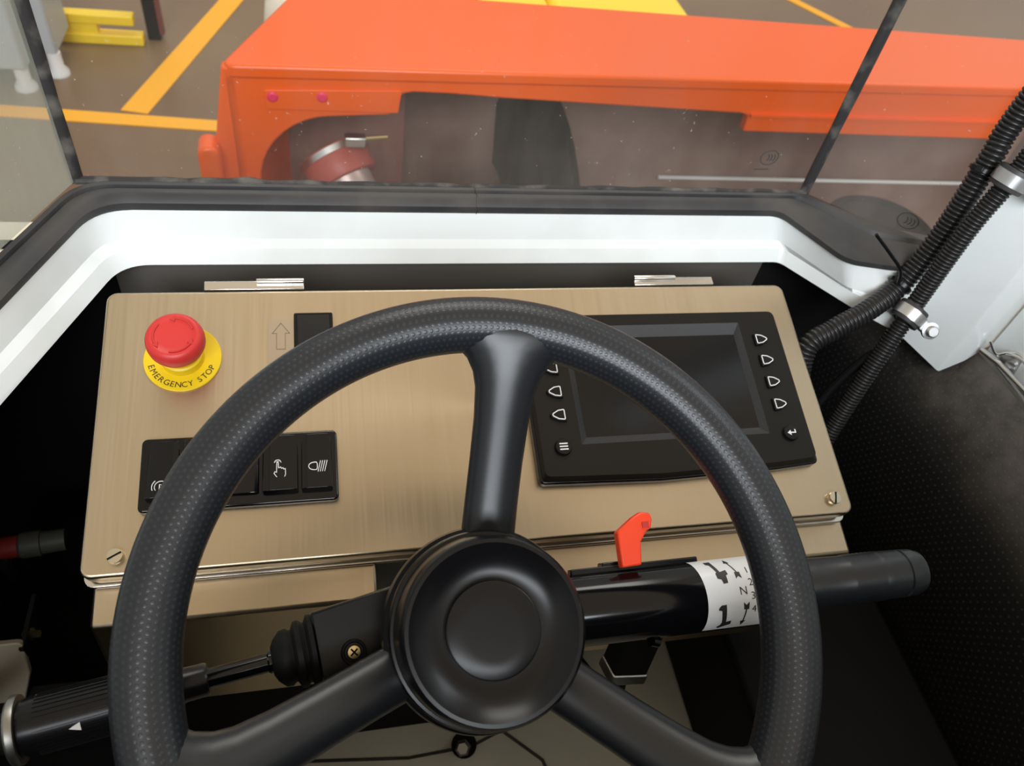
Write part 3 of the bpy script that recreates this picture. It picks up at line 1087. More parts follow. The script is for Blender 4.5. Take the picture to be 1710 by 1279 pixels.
# ------------------------------------------------------------------ gear selector lever (right)
A0 = FW @ Vector((0.038, 0.0025, -0.088)); B0 = FW @ Vector((0.3175, 0.0125, -0.075))
zax = (B0 - A0).normalized(); yax = (e2 - zax * e2.dot(zax)).normalized(); xax = yax.cross(zax)
FG = frame(A0, xax, yax, zax)     # z along the lever, y up towards the console, -x.. towards the driver
Lg = (B0 - A0).length
gear = thing('gear_selector_lever', 'black tubular gear lever with white direction sticker right of the hub', 'gear lever', FG)
bm = BM()
lathe(bm, [(0, 0), (0.0228, 0), (0.0228, 0.160), (0.0222, 0.1645), (0.0170, 0.166), (0, 0.166)], None, 56)
finish('barrel', bm, M['gloss'], gear)
bm = BM()
lathe(bm, [(0, 0.160), (0.0125, 0.160), (0.0140, 0.168), (0.0168, 0.182), (0.0172, 0.200)] +
      [(0.0166 + (0.0003 if k % 2 else -0.0003), 0.222 + 0.0016 * k) for k in range(16)] +
      [(0.0165, 0.252), (0.0163, 0.2635), (0.0152, 0.2640), (0.0152, 0.2652), (0.0162, 0.2660), (0.0158, Lg - 0.006), (0.0140, Lg - 0.001), (0.011, Lg), (0, Lg)], None, 44)
finish('handle', bm, M['pu'], gear, sharp=50)


def wrap(rr_):
    """sticker coordinates: u along the lever, v around it (up towards the console) -> barrel surface facing the driver"""
    def T(u, v):
        th = v / 0.0228
        # direction towards the driver/up is e3; build from xax/yax
        s = 1 if xax.dot(e3) > 0 else -1
        return Vector((s * rr_ * math.cos(th), rr_ * math.sin(th), u))
    return T


TS = wrap(0.0231)
US0, US1 = 0.1130, 0.1585
bm = BM()
gv = []
for i in range(33):
    v = -0.0265 + 0.059 * i / 32
    u0 = US0 - 0.004 + 0.004 * math.cos((v + 0.002) / 0.0228)
    gv.append([bm.verts.new(TS(u0 + (US1 - u0) * k / 4, v)) for k in range(5)])
for i in range(32):
    for k in range(4):
        bm.faces.new((gv[i][k], gv[i][k + 1], gv[i + 1][k + 1], gv[i + 1][k]))
st = finish('direction_sticker', bm, M['sticker'], gear)
TP = wrap(0.02325)
bm = BM()


def flat_poly(pts):
    vv = [bm.verts.new((u, v, 0)) for u, v in pts]
    bm.faces.new(vv)


# lever pictograms: a tilted bar with a block at one end (one for each direction)
for cv, sgn, k in ((0.0165, 1, 1.0), (-0.0150, 1, 0.95)):
    c = US0 + 0.0078
    pic = [(-0.0020, 0.0098), (0.0024, 0.0100), (0.0030, 0.0060), (0.0052, -0.0012), (0.0094, 0.0000), (0.0100, -0.0034), (0.0084, -0.0042),
           (0.0082, -0.0092), (0.0050, -0.0096), (0.0044, -0.0066), (0.0020, -0.0058), (0.0018, -0.0022), (0.0028, -0.0010), (0.0004, 0.0060), (-0.0014, 0.0066)]
    if cv < 0:
        pic = [(0.0010, 0.0092), (0.0048, 0.0094), (0.0050, -0.0038), (0.0088, -0.0030), (0.0086, -0.0064), (0.0040, -0.0082), (0.0004, -0.0098), (-0.0012, -0.0086),
               (0.0012, -0.0060), (0.0020, -0.0040), (0.0014, 0.0054), (-0.0010, 0.0060), (-0.0008, 0.0074)]
    flat_poly([(c + x * k, cv + y * k) for x, y in pic])
# arrows
for cv, sgn, dx in ((0.0175, 1, -0.0035), (-0.0140, -1, 0.0)):
    c = US0 + 0.0245 + dx
    flat_poly([(c - 0.0021, cv + sgn * 0.0052), (c - 0.0010, cv + sgn * 0.0098), (c + 0.0016, cv + sgn * 0.0050)])
    e_ = 0.0030 if sgn > 0 else 0.0014
    flat_poly([(c - 0.0007, cv + sgn * 0.0054), (c + 0.0002, cv + sgn * 0.0054), (c + e_ + 0.0005, cv - sgn * 0.0036), (c + e_ - 0.0004, cv - sgn * 0.0036)])
    flat_poly([(c + e_ - 0.0016, cv - sgn * 0.0034), (c + e_ + 0.0018, cv - sgn * 0.0034), (c + e_ + 0.0022, cv - sgn * 0.0082), (c + e_, cv - sgn * 0.0064), (c + e_ - 0.0018, cv - sgn * 0.0082)])
put_glyph(bm, 'N', 0.0072, lambda x, y: Vector((US0 + 0.0250 + x, 0.0016 + y, 0)))
for k, ch in enumerate('1234'):
    put_glyph(bm, ch, 0.0066, lambda x, y, k=k: Vector((US0 + 0.0312 + x, 0.0150 - 0.0085 * k + y, 0)))
for k in range(-30, 31):      # slice finely so that the print follows the curve of the barrel
    bmesh.ops.bisect_plane(bm, geom=bm.verts[:] + bm.edges[:] + bm.faces[:], plane_co=(0, k * 0.0012, 0), plane_no=(0, 1, 0))
bmesh.ops.triangulate(bm, faces=bm.faces[:])
for v in bm.verts:
    v.co = TP(v.co.x, v.co.y)
finish('direction_print', bm, M['black_print'], st)

# small parts above and below the barrel
bm = BM()
box(bm, (-0.004, 0.0215, 0.030), (0.006, 0.0262, 0.118))
finish('guide_rail', bm, M['satin'], gear, bevel=0.001)
bm = BM()
box(bm, (-0.003, 0.0225, 0.052), (0.010, 0.0285, 0.0765))
finish('tab_mount', bm, M['gloss'], gear, bevel=0.001)
tabp = [(0.0955, 0.0520), (0.1075, 0.0610), (0.1132, 0.0640), (0.1195, 0.0630), (0.1205, 0.0590), (0.1190, 0.0530), (0.1160, 0.0515), (0.1112, 0.0450), (0.1100, 0.0300), (0.0965, 0.0290)]
bm = BM()
loc = [FG.inverted() @ (FW @ Vector((x + 0.0015, y - 0.0005, -0.0725))) for x, y in tabp]
nl = (FG.inverted().to_3x3() @ e3).normalized()
va = [bm.verts.new(p - nl * 0.005) for p in loc]; vb = [bm.verts.new(p + nl * 0.004) for p in loc]
bm.faces.new(va[::-1]); bm.faces.new(vb)
for i in range(len(loc)):
    j = (i + 1) % len(loc)
    bm.faces.new((va[i], va[j], vb[j], vb[i]))
tb = finish('lock_tab', bm, M['tab'], gear, bevel=0.0012)
tb['label'] = 'bright orange-red lock tab'
bm = BM()
ctr = FG.inverted() @ (FW @ Vector((0.1165, 0.0545, -0.0685)))
box(bm, (ctr.x - 0.001, ctr.y - 0.0015, ctr.z - 0.0022), (ctr.x + 0.0012, ctr.y + 0.0022, ctr.z + 0.0022))
finish('tab_notch', bm, M['red_mark'], tb)
bm = BM()
F_, _ = axis_frame((0.0, -0.0240, 0.0790), (0.004, -0.0262, 0.0860))
lathe(bm, [(0, 0), (0.0035, 0), (0.0035, 0.006), (0, 0.0062)], F_, 16)
finish('bolt', bm, M['gloss'], gear)

# wiring plug hanging below the lever
plug = thing('wiring_plug', 'black wiring plug with grey collar hanging below gear lever', 'connector', Matrix.Translation((0.222, 0.223, -0.60)))
bm = BM()
Fq, Lq = axis_frame((0.012, 0.010, 0.018), (-0.004, -0.018, -0.050))
prism(bm, rounded(-0.016, -0.012, 0.016, 0.012, 0.003), 0.0, 0.040, Fq)
finish('plug_body', bm, M['matte'], plug, bevel=0.001)
bm = BM()
prism(bm, rounded(-0.017, -0.013, 0.017, 0.013, 0.003), 0.040, 0.050, Fq)
finish('plug_collar', bm, M['zinc'], plug, bevel=0.001)
bm = BM()
tube(bm, catmull([Fq @ Vector((0, 0, 0.048)), Fq @ Vector((0.004, 0, 0.075)), (-0.03, 0.06, -0.10), (-0.05, 0.12, -0.20), (-0.05, 0.16, -0.298)], 8), 0.006, 10)
finish('cable', bm, M['matte'], plug)

# ------------------------------------------------------------------ signal stalk (left)
A1 = FW @ Vector((-0.030, 0.0050, -0.084)); B1 = FW @ Vector((-0.2450, -0.0330, -0.066))
zax1 = (B1 - A1).normalized(); yax1 = (e2 - zax1 * e2.dot(zax1)).normalized(); xax1 = yax1.cross(zax1)
FS = frame(A1, xax1, yax1, zax1)
Ls = (B1 - A1).length
stalk = thing('signal_stalk', 'black stalk switch with bellows and ribbed grip left of the hub', 'stalk switch', FS)
sg = 1 if xax1.dot(e3) > 0 else -1
bm = BM()
za, zb_ = 0.0, 0.066
A = [(-0.016, -0.026, za), (0.016, -0.026, za), (0.016, 0.0265, za), (-0.016, 0.0265, za)]
B = [(-0.014, -0.0200, zb_), (0.014, -0.0200, zb_), (0.014, 0.0215, zb_), (-0.014, 0.0215, zb_)]
va = [bm.verts.new(p) for p in A]; vb = [bm.verts.new(p) for p in B]
bm.faces.new(va); bm.faces.new(vb)
for i in range(4):
    j = (i + 1) % 4
    bm.faces.new((va[i], va[j], vb[j], vb[i]))
finish('housing', bm, M['satin'], stalk, bevel=0.0015)
bm = BM()
Fsx = Matrix.Translation((sg * 0.0145, -0.0060, 0.0455)) @ Matrix.Rotation(sg * PI / 2, 4, 'Y')
lathe(bm, [(0.0052, 0.0), (0.0076, 0.0), (0.0070, 0.0012), (0.0058, 0.0012), (0.0052, 0.0002)], Fsx, 28)
finish('screw_boss', bm, M['matte'], stalk)
bm = BM()
lathe(bm, [(0, -0.0005), (0.0044, -0.0005), (0.0044, 0.0010), (0.0036, 0.0022), (0, 0.0026)], Fsx, 24)
s_ = finish('screw', bm, M['gold'], stalk)
s_['label'] = 'small brass-coloured cross-head screw'
bm = BM()
for a_ in (35, 125):
    box(bm, (-0.0027, -0.0005, 0.0020), (0.0027, 0.0005, 0.0029), Fsx @ Matrix.Rotation(rad(a_), 4, 'Z'))
finish('screw_cross', bm, M['matte'], s_)
bm = BM()
lathe(bm, [(0, 0.066), (0.0210, 0.066), (0.0212, 0.0685), (0.0175, 0.0705), (0.0175, 0.0715), (0.0195, 0.0735), (0.0192, 0.0765), (0.0150, 0.0785), (0.0150, 0.0795),
           (0.0165, 0.0815), (0.0160, 0.0850), (0.0120, 0.0890), (0.0080, 0.0910), (0, 0.0910)], None, 36)
finish('bellows', bm, M['matte'], stalk, sharp=50)
bm = BM()
lathe(bm, [(0, 0.0890), (0.0066, 0.0890), (0.0066, 0.0925), (0.0056, 0.0935), (0.0056, 0.128), (0, 0.128)], None, 28)
finish('rod', bm, M['gloss'], stalk)
bm = BM()
prof = [(0, 0.1260), (0.0082, 0.1260), (0.0092, 0.1275), (0.0094, 0.138), (0.0104, 0.143), (0.0132, 0.150)]
lathe(bm, prof + [(0.0146, 0.156), (0.0150, 0.165), (0.0153, Ls - 0.006), (0.0146, Ls), (0, Ls)], None, 36)
# fine lengthwise ribs
for k in range(36):
    a_ = 2 * PI * k / 36
    Fk = Matrix.Rotation(a_, 4, 'Z')
    box(bm, (0.0146, -0.0004, 0.160), (0.0157, 0.0004, Ls - 0.008), Fk)
gp = finish('grip', bm, M['satin'], stalk, sharp=50)
bm = BM()
th = 0.55
Fk = Matrix.Rotation(math.atan2(-0.35, sg * 0.94), 4, 'Z')
prism(bm, [(-0.0022, Ls - 0.030), (0.0022, Ls - 0.030), (0.0, Ls - 0.0245)], 0.0150, 0.01600, Fk @ frame((0, 0, 0), (0, 1, 0), (0, 0, 1), (1, 0, 0)))
finish('pointer_mark', bm, M['print'], gp)

# ------------------------------------------------------------------ left lever bracket with washer
br = thing('lever_bracket', 'beige metal bracket with round washer at lower left edge', 'bracket', Matrix.Translation((-0.309, 0.316, -0.696)))
bm = BM()
prism(bm, fillet([(-0.07, -0.10), (0.018, -0.10), (0.044, -0.016), (0.044, 0.018), (-0.07, 0.018)], 0.006, 4), -0.002, 0.004,
      frame((0, 0, 0), (1, 0, 0), (0, 0.42, 0.907), (0, -0.907, 0.42)))
finish('plate', bm, mat('drab_paint', (0.30, 0.26, 0.19), 0.45), br, bevel=0.001)
bm = BM()
box(bm, (0.041, 0.0, -0.05), (0.0445, 0.05, 0.014))
finish('side_plate', bm, M['matte'], br)
bm = BM()
Fb, _ = axis_frame((0.040, 0.018, 0.004), (0.056, 0.015, 0.008))
lathe(bm, [(0, 0), (0.006, 0), (0.006, 0.005), (0.0035, 0.0052), (0.0035, 0.012), (0, 0.012)], Fb, 6)
finish('bolt', bm, M['gold'], br)
wz = FS @ Vector((0, 0, Ls + 0.0005))
bm = BM()
Fb, _ = axis_frame(wz - Vector((-0.309, 0.316, -0.696)), wz + zax1 * 0.01 - Vector((-0.309, 0.316, -0.696)))
lathe(bm, [(0.006, 0), (0.0178, 0), (0.0182, 0.0012), (0.0182, 0.0034), (0.0172, 0.0046), (0.006, 0.0046)], Fb, 40, closed=True)
finish('washer', bm, M['dull_metal'], br)
bm = BM()
lathe(bm, [(0, 0.001), (0.0105, 0.001), (0.0105, 0.055), (0, 0.055)], Fb, 24)
finish('pivot', bm, M['matte'], br)
bm = BM()
tube(bm, [Fb @ Vector((0, 0, 0.04)), (-0.035, -0.03, -0.06), (-0.04, 0.0, -0.05)], 0.008, 10)
finish('arm', bm, M['matte'], br)

# wire connector on the left wall
wc = thing('wire_connector', 'dull wire connector with red end in the dark left corner', 'connector', Matrix.Translation((-0.30, 0.43, -0.704)))
Fc, Lc = axis_frame((-0.012, -0.004, 0.003), (0.042, 0.003, 0.0))
finish('socket', lathe(BM(), [(0, 0.016), (0.011, 0.016), (0.0125, 0.018), (0.0125, 0.034), (0.0108, 0.0345), (0.0105, Lc), (0, Lc)], Fc, 20), mat('dull_socket', (0.05, 0.05, 0.04), 0.5, spec=0.2), wc)
o = finish('red_plug', lathe(BM(), [(0, 0), (0.0095, 0), (0.0105, 0.003), (0.0105, 0.0155), (0, 0.0155)], Fc, 20), mat('dull_red', (0.16, 0.015, 0.012), 0.5, spec=0.2), wc)
bm = BM()
tube(bm, catmull([(-0.010, -0.004, 0.0), (-0.014, -0.006, -0.03), (-0.012, 0.0, -0.09), (-0.02, 0.01, -0.15), (-0.02, 0.02, -0.196)], 8), 0.007, 10)
finish('conduit', bm, M['matte'], wc)

# bolt on the cab floor
fb = thing('floor_bolt', 'small metal bolt standing on the pale cab floor', 'bolt', Matrix.Translation((0.121, 0.252, FZ)))
bm = BM()
Fb, _ = axis_frame((0, 0, 0.0), (-0.006, -0.012, 0.03))
lathe(bm, [(0, 0.002), (0.004, 0.002), (0.004, 0.018), (0, 0.018)], Fb, 12)
finish('shank', bm, M['matte'], fb)
bm = BM()
lathe(bm, [(0, 0.018), (0.0085, 0.018), (0.0085, 0.027), (0.006, 0.029), (0, 0.029)], Fb, 6)
finish('head', bm, M['dull_metal'], fb)
bm = BM()
lathe(bm, [(0, 0), (0.014, 0), (0.014, 0.003), (0, 0.0032)], None, 20)
finish('washer', bm, M['matte'], fb)

# ================================================================== HOSES, CLAMPS, LATCH
def hose(name, label, pts, r, pitch, n_per=10):
    P = catmull(pts, 40)
    # resample evenly at quarter pitch
    out = [P[0]]
    step = pitch / 6
    acc_ = 0
    for a, b in zip(P, P[1:]):
        L = (b - a).length
        d = step - acc_
        while d <= L:
            out.append(a.lerp(b, d / L)); d += step
        acc_ = L - (d - step)
    shape = (0.84, 0.86, 0.97, 1.0, 1.0, 0.97)
    radii = [r * shape[k % 6] for k in range(len(out))]
    bm = tube(BM(), out, radii, 20, up=(0.3, 0.2, 0.93))
    o = finish(name, bm, M['hose'], None, sharp=60)
    return tag(o, label, 'hose')


hose('corrugated_hose', 'thick corrugated black hose, left of the two beside the white pillar',
     [(0.440, 0.36, -0.66), (0.4385, 0.415, -0.545), (0.4400, 0.4470, -0.4890), (0.4660, 0.4570, -0.4705), (0.5000, 0.4660, -0.4550), (0.534, 0.4810, -0.4340), (0.556, 0.4940, -0.3850), (0.5680, 0.5080, -0.3115), (0.5740, 0.5155, -0.2770), (0.590, 0.520, -0.15), (0.600, 0.522, 0.0), (0.603, 0.524, 0.2), (0.605, 0.526, 0.40)],
     0.0105, 0.0042)
hose('corrugated_hose', 'thinner corrugated black hose running through both clamps against white pillar',
     [(0.452, 0.35, -0.70), (0.470, 0.385, -0.620), (0.492, 0.412, -0.560), (0.510, 0.431, -0.505), (0.533, 0.4520, -0.4550), (0.5415, 0.4600, -0.4270), (0.5570, 0.4730, -0.3590), (0.5760, 0.4820, -0.3000), (0.596, 0.496, -0.20), (0.615, 0.510, -0.06), (0.622, 0.514, 0.15), (0.625, 0.516, 0.40)],
     0.0088, 0.0033)
o = finish('thin_cable', tube(BM(), catmull([(0.527, 0.442, -0.478), (0.508, 0.444, -0.505), (0.487, 0.44, -0.560), (0.470, 0.42, -0.62), (0.465, 0.40, -0.72)], 10), 0.0045, 10), M['matte'])
tag(o, 'thin black cable branching off below lower hose clamp', 'cable')


def p_clamp(label, c, axis, r, bolt, group='rubber-lined hose clamps'):
    a = Vector(axis).normalized()
    F, _ = axis_frame(Vector(c) - a * 0.009, Vector(c) + a * 0.009)
    t = thing('hose_clamp', label, 'clamp', F, group)
    bm = lathe(BM(), [(r, 0), (r + 0.0035, 0), (r + 0.0040, 0.001), (r + 0.0040, 0.017), (r + 0.0035, 0.018), (r, 0.018)], None, 40, closed=True)
    finish('rubber_liner', bm, M['rubber'], t)
    bm = lathe(BM(), [(r + 0.0035, 0.0038), (r + 0.0053, 0.0038), (r + 0.0053, 0.0142), (r + 0.0035, 0.0142)], None, 40, closed=True)
    finish('metal_band', bm, M['zinc'], t, sharp=30)
    bl = F.inverted() @ Vector(bolt)
    d = Vector((bl.x, bl.y, 0)).normalized()
    side_ = Vector((-d.y, d.x, 0))
    bm = BM()
    Fe = frame(d * r + Vector((0, 0, 0.009)), d, side_, (0, 0, 1))
    ln = (Vector((bl.x, bl.y, 0)).length - r) + 0.008
    box(bm, (0, -0.004, -0.0055), (ln, 0.004, 0.0055), Fe)
    finish('ear', bm, M['zinc'], t, bevel=0.001)
    bm = BM()
    Fb_ = frame(Vector((bl.x, bl.y, 0.009)), d, Vector((0, 0, 1)), -side_)
    if (F.to_3x3() @ (-side_)).dot(Vector((-0.6, -0.75, 0.3))) < 0:
        Fb_ = frame(Vector((bl.x, bl.y, 0.009)), d, Vector((0, 0, -1)), side_)
    lathe(bm, [(0, 0.002), (0.0082, 0.002), (0.0082, 0.0052), (0.0055, 0.0056), (0.0055, 0.0095), (0.0045, 0.0105), (0, 0.0105)], Fb_, 24)
    finish('bolt', bm, M['zinc'], t)
    return t


p_clamp('lower hose clamp with zinc band, bolted near bottom corner of white pillar', (0.5365, 0.4545, -0.4490), (0.55, 0.32, 0.72), 0.0105, (0.5580, 0.4430, -0.4570))
p_clamp('upper hose clamp with zinc band, near right edge beside side window', (0.5715, 0.4795, -0.3140), (0.30, 0.15, 0.93), 0.0105, (0.6000, 0.4680, -0.3200))


def tie(label, c, axis, r):
    a = Vector(axis).normalized()
    F, _ = axis_frame(Vector(c) - a * 0.0018, Vector(c) + a * 0.0018)
    t = thing('cable_tie', label, 'cable tie', F)
    finish('strap', lathe(BM(), [(r, 0), (r + 0.0013, 0), (r + 0.0013, 0.0036), (r, 0.0036)], None, 32, closed=True), M['satin'], t)
    bm = BM()
    hd = F.inverted().to_3x3() @ Vector((-0.75, -0.4, 0.5)); hd.z = 0; hd.normalize()
    Fe = frame(hd * (r + 0.002), hd, Vector((-hd.y, hd.x, 0)), (0, 0, 1))
    box(bm, (-0.002, -0.003, -0.0012), (0.0025, 0.003, 0.0048), Fe)
    finish('tie_head', bm, M['satin'], t, bevel=0.0005)
    return t, Fe


t, Fe = tie('black cable tie around thick hose at its bend, with long loose tail', (0.5330, 0.4805, -0.4350), (0.62, 0.30, 0.72), 0.0108)
bm = BM()
inv = t.matrix_world.inverted()
tl_ = [Vector((0.523, 0.474, -0.428)), Vector((0.518, 0.476, -0.413)), Vector((0.504, 0.482, -0.400)), Vector((0.482, 0.490, -0.382))]
tube(bm, [inv @ p for p in catmull(tl_, 6)], (0.0016), 8)
finish('tail', bm, M['satin'], t)
tie('black cable tie around thick hose, just above the upper clamp', (0.5656, 0.5055, -0.3230), (0.30, 0.28, 0.90), 0.0108)

lt = thing('latch_pin', 'zinc spring latch pin with washer on white door wall at right edge', 'latch', Matrix.Translation((0.680, 0.433, -0.5075)))
bm = BM()
Fl, _ = axis_frame((0.008, 0.004, 0), (-0.012, -0.007, 0.002))
lathe(bm, [(0, 0), (0.0135, 0), (0.0140, 0.001), (0.0140, 0.0025), (0.0130, 0.0035), (0.0060, 0.0036), (0.0055, 0.010), (0, 0.011)], Fl, 32)
finish('washer', bm, M['zinc'], lt)
bm = BM()
tube(bm, [(-0.018, 0.026, 0.0), (-0.008, 0.006, -0.001), (0.0, -0.03, -0.003), (0.004, -0.07, -0.004)], 0.0030, 12)
finish('pin', bm, M['zinc'], lt)
bm = BM()
tube(bm, catmull([(-0.020, 0.022, 0.016), (-0.013, 0.012, 0.007), (-0.006, 0.008, 0.012), (0.0, -0.004, 0.016), (0.002, -0.02, 0.013), (0.003, -0.045, 0.006)], 8), 0.0014, 8)
finish('spring_wire', bm, M['steel_edge'], lt)

# ================================================================== OUTSIDE
tx = Vector((0.999, 0.0452, 0)); ty = Vector((-0.0452, 0.999, 0))
TA = Vector((-0.18, 1.393, -0.72))
FT = frame(TA, tx, ty, (0, 0, 1))
tug = thing('orange_tow_tractor', 'orange low vehicle with wide flat deck parked beyond the windscreen', 'vehicle', FT)
TG = GZ - TA.z     # floor height in the vehicle frame
FV = frame((0, 0, 0), (1, 0, 0), (0, 0, 1), (0, -1, 0))     # xz outline, extruded along -y .. +y
face = [(0.0, 0.0), (-0.030, -0.16), (-0.040, -0.60), (0.050, -0.60), (0.048, -0.29)]
face += [(0.192 - 0.145 * math.cos(rad(a_)), -0.245 + 0.150 * math.sin(rad(a_))) for a_ in range(0, 91, 10)]
face += [(0.300, -0.090), (0.316, -0.082), (0.319, -0.058), (0.326, -0.045), (0.346, -0.041), (0.420, -0.043), (0.527, -0.050), (1.072, -0.074), (1.092, -0.080), (1.094, -0.118), (1.90, -0.136), (3.0, -0.150), (3.0, 0.0)]
bm = BM()
prism(bm, face, -0.025, 0.0, FV)
finish('side_panel', bm, M['orange'], tug, bevel=0.004)
bm = BM()
deck = fillet([(-0.004, -0.004), (0.150, 0.345), (0.62, 0.322), (3.0, 0.205), (3.0, -0.004)], [0.02, 0.02, 0, 0, 0], 4)
prism(bm, deck, -0.02, 0.006)
finish('deck', bm, M['orange'], tug, bevel=0.006, seg=3)
bm = BM()
prism(bm, [(0.006, 0.0), (0.160, 0.33), (0.165, 0.32), (0.02, 0.0)], -0.55, -0.018)
finish('end_panel', bm, M['orange'], tug)
bm = BM()
prism(bm, fillet([(0.07, -0.040), (0.325, -0.036), (0.322, -0.050), (0.318, -0.083), (0.07, -0.078)], 0.004, 3), 0.0, 0.004, FV)
finish('cover_strip', bm, M['orange'], tug, bevel=0.001)
bm = BM()
prism(bm, fillet([(1.094, -0.072), (3.0, -0.098), (3.0, -0.104), (1.094, -0.078)], 0.001, 2), 0.0, 0.008, FV)
finish('rub_strip', bm, M['orange'], tug)
bm = BM()
prism(bm, rounded(-0.062, -0.46, -0.022, -0.142, 0.018), -0.02, 0.035, FV)
finish('bumper', bm, M['orange'], tug, bevel=0.008, seg=3)
for x, z in ((0.084, -0.053), (0.174, -0.052)):
    bm = BM()
    lathe(bm, [(0, 0.0), (0.0105, 0.0), (0.0105, 0.005), (0.007, 0.008), (0, 0.008)], Matrix.Translation((x, 0, z)) @ Matrix.Rotation(PI / 2, 4, 'X'), 12)
    o = finish('bolt', bm, M['magenta'], tug)
    o['label'] = 'magenta-capped bolt'
bm = BM()
box(bm, (0.105, 0.190, -0.55), (0.36, 0.205, -0.02))
finish('wheel_well', bm, M['well'], tug)
bm = BM()
box(bm, (0.30, 0.266, -0.62), (3.0, 0.285, -0.02))  # brown panel added so the gap below the deck stays dark
finish('underbody', bm, M['under'], tug)
bm = BM()
tube(bm, [(1.07, 0.258, -0.4125), (2.0, 0.258, -0.4395), (2.9, 0.258, -0.465)], 0.0055, 8)  # thin pale line across the brown panel
o = finish('pale_line', bm, M['pale_stripe'], tug)
o['label'] = 'thin pale line along the underbody'
for x in (0.60, 2.45):
    bm = BM()
    Fw_ = Matrix.Translation((x, 0.20, TG + 0.42)) @ Matrix.Rotation(PI / 2, 4, 'Y')
    lathe(bm, [(0.20, 0.0), (0.36, -0.01), (0.405, 0.01), (0.42, 0.03), (0.42, 0.10), (0.405, 0.12), (0.20, 0.12)], Fw_, 48, closed=True)
    w_ = finish('tyre', bm, M['tyre'], tug)
    bm = BM()
    lathe(bm, [(0, 0.03), (0.08, 0.03), (0.10, 0.05), (0.19, 0.05), (0.205, 0.02), (0.205, 0.11), (0, 0.11)], Fw_, 32)
    finish('wheel_disc', bm, M['well'], w_)

# red hose with clamp in the wheel arch
hz_o = Vector((0.014, 1.435, -0.970))
rh = thing('red_hose_elbow', 'dull red hose elbow with metal clamp inside the orange wheel arch', 'hose', Matrix.Translation(hz_o))
Fh, _ = axis_frame((-0.005, 0.05, 0.025), (0.045, -0.025, -0.045))
bm = lathe(BM(), [(0.048, 0.0), (0.070, 0.0), (0.073, 0.01), (0.073, 0.055), (0.070, 0.065), (0.058, 0.067), (0.056, 0.03)], Fh, 40)
finish('cuff', bm, M['red_hose'], rh)
bm = tube(BM(), catmull([Fh @ Vector((0, 0, 0.02)), Fh @ Vector((0, 0, 0.08)), (0.075, -0.02, -0.12), (0.12, -0.02, -0.25), (0.16, 0.0, -0.45), (0.17, 0.0, -0.745)], 8), 0.054, 28)
finish('pipe', bm, M['pink_pipe'], rh)
bm = lathe(BM(), [(0.071, 0.004), (0.0765, 0.004), (0.0765, 0.017), (0.071, 0.017)], Fh, 40, closed=True)
cl = finish('clamp_band', bm, M['zinc'], rh)
bm = BM()
tube(bm, [(0.030, -0.030, 0.104), (0.070, -0.030, 0.109), (0.105, -0.030, 0.113)], 0.0045, 10)
finish('clamp_bolt', bm, M['gold'], cl)
bm = BM()
box(bm, (0.020, -0.040, 0.092), (0.062, -0.018, 0.114))
finish('clamp_block', bm, M['zinc'], cl, bevel=0.003)

# yellow vehicle behind the orange deck
yv_ = thing('yellow_vehicle', 'bright yellow machine body standing behind the orange deck', 'vehicle', Matrix.Translation((0.93, 2.9, GZ)))
bm = BM()
box(bm, (-0.43, -0.42, 0.28), (-0.198, 0.35, 0.66))
finish('side_cover', bm, M['yellow_paint'], yv_, bevel=0.02, seg=3)
bm = BM()
box(bm, (-0.186, -0.42, 0.28), (0.310, 0.35, 0.66))
finish('body', bm, M['yellow_paint'], yv_, bevel=0.03, seg=3)
bm = BM()
box(bm, (-0.36, -0.25, 0.12), (0.36, 0.33, 0.30))
finish('chassis', bm, M['matte'], yv_, bevel=0.01)
for x, y in ((-0.34, -0.10), (0.34, -0.10), (-0.34, 0.22), (0.34, 0.22)):
    bm = BM()
    Fw_ = Matrix.Translation((x - 0.05, y, 0.14)) @ Matrix.Rotation(PI / 2, 4, 'Y')
    lathe(bm, [(0, 0), (0.12, 0), (0.14, 0.015), (0.14, 0.085), (0.12, 0.10), (0, 0.10)], Fw_, 28)
    finish('wheel', bm, M['tyre'], yv_)

# low yellow steel barrier at the left
yb = thing('yellow_barrier', 'low yellow steel frame standing on the floor beyond left corner of windscreen', 'barrier', Matrix.Translation((-0.93, 3.46, GZ)))
bm = BM()
box(bm, (-0.33, -0.03, 0.0), (0.19, 0.03, 0.042))
finish('bottom_rail', bm, M['yellow_paint'], yb, bevel=0.005)
bm = BM()
box(bm, (-0.33, -0.028, 0.082), (0.165, 0.028, 0.122))
finish('top_rail', bm, M['yellow_paint'], yb, bevel=0.005)
for x0, x1 in ((-0.10, 0.02), (-0.33, -0.28)):
    bm = BM()
    box(bm, (x0, -0.022, 0.040), (x1, 0.022, 0.084))
    finish('upright', bm, M['yellow_paint'], yb)

# black post
bp_ = thing('black_post', 'dark slim post standing behind the low yellow barrier', 'post', Matrix.Translation((-0.700, 3.52, GZ)))
bm = BM()
prism(bm, rounded(-0.032, -0.025, 0.018, 0.025, 0.006), 0.0, 1.3)
finish('upright', bm, M['tyre'], bp_)
bm = BM()
box(bm, (0.018, -0.02, 0.02), (0.034, 0.02, 1.3))
finish('edge_strip', bm, M['brown_strip'], bp_)

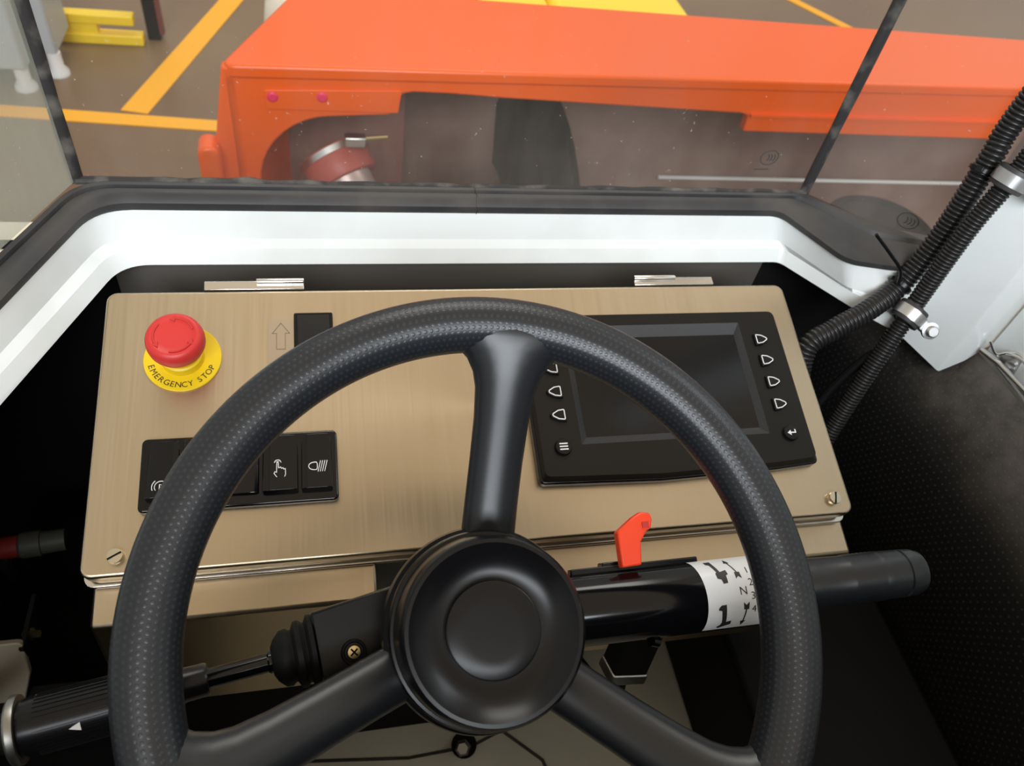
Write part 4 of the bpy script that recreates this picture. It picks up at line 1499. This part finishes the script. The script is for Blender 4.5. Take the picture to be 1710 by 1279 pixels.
# grey-blue cabinet on pale feet
gc = thing('grey_cabinet', 'large blue-grey metal cabinet on pale feet outside left window', 'cabinet', Matrix.Translation((-1.6, 3.35, GZ)))
bm = BM()
box(bm, (-0.70, -0.33, 0.085), (0.52, 0.04, 1.5))
finish('body', bm, M['grey_paint'], gc, bevel=0.01)
bm = BM()
box(bm, (0.522, -0.20, 0.085), (0.60, 0.04, 1.5))
finish('side_post', bm, M['grey_paint'], gc, bevel=0.01)
for x, y in ((0.49, -0.30), (0.58, -0.18), (-0.6, -0.30), (-0.6, 0.0), (0.48, 0.0)):
    bm = BM()
    lathe(bm, [(0, 0), (0.040, 0), (0.040, 0.015), (0.026, 0.035), (0.026, 0.09), (0, 0.09)], Matrix.Translation((x, y, 0)), 20)
    finish('foot', bm, M['print'], gc)

# rounded cream bollard just beyond the deck's corner
bl_ = finish('bollard', lathe(BM(), [(0, 0), (0.07, 0), (0.07, 0.74), (0.063, 0.79), (0.040, 0.82), (0, 0.83)], Matrix.Translation((-0.080, 2.12, GZ)), 32), M['cream'])
tag(bl_, 'cream round-topped bollard just past left end of orange deck', 'bollard')

# dark drum by the right window
tr = thing('black_drum', 'dark round drum outside the right window, beside the orange vehicle', 'drum', Matrix.Translation((1.15, 1.16, GZ)))
bm = BM()
lathe(bm, [(0, 0), (0.122, 0), (0.127, 0.02), (0.127, 0.785), (0.122, 0.81), (0.107, 0.82), (0.098, 0.81), (0, 0.805)], None, 48)
finish('barrel', bm, M['tyre'], tr)
bm = BM()
lathe(bm, [(0.018, 0.806), (0.030, 0.806), (0.030, 0.82), (0.018, 0.82)], Matrix.Translation((0.05, -0.05, 0)), 20, closed=True)
finish('bung', bm, M['tyre'], tr)

# outer body sheet of the cab just below the left pane
bm = BM()
prism(bm, fillet([(-0.90, -0.4), (-0.58, -0.4), (-0.432, 0.0), (-0.228, 0.55), (-0.228, 0.628), (-0.90, 0.628)], [0, 0, 0, 0, 0.02, 0.02], 4), -0.488, -0.478)
struct(finish('trim_outer_ledge', bm, M['cream'], bevel=0.003))
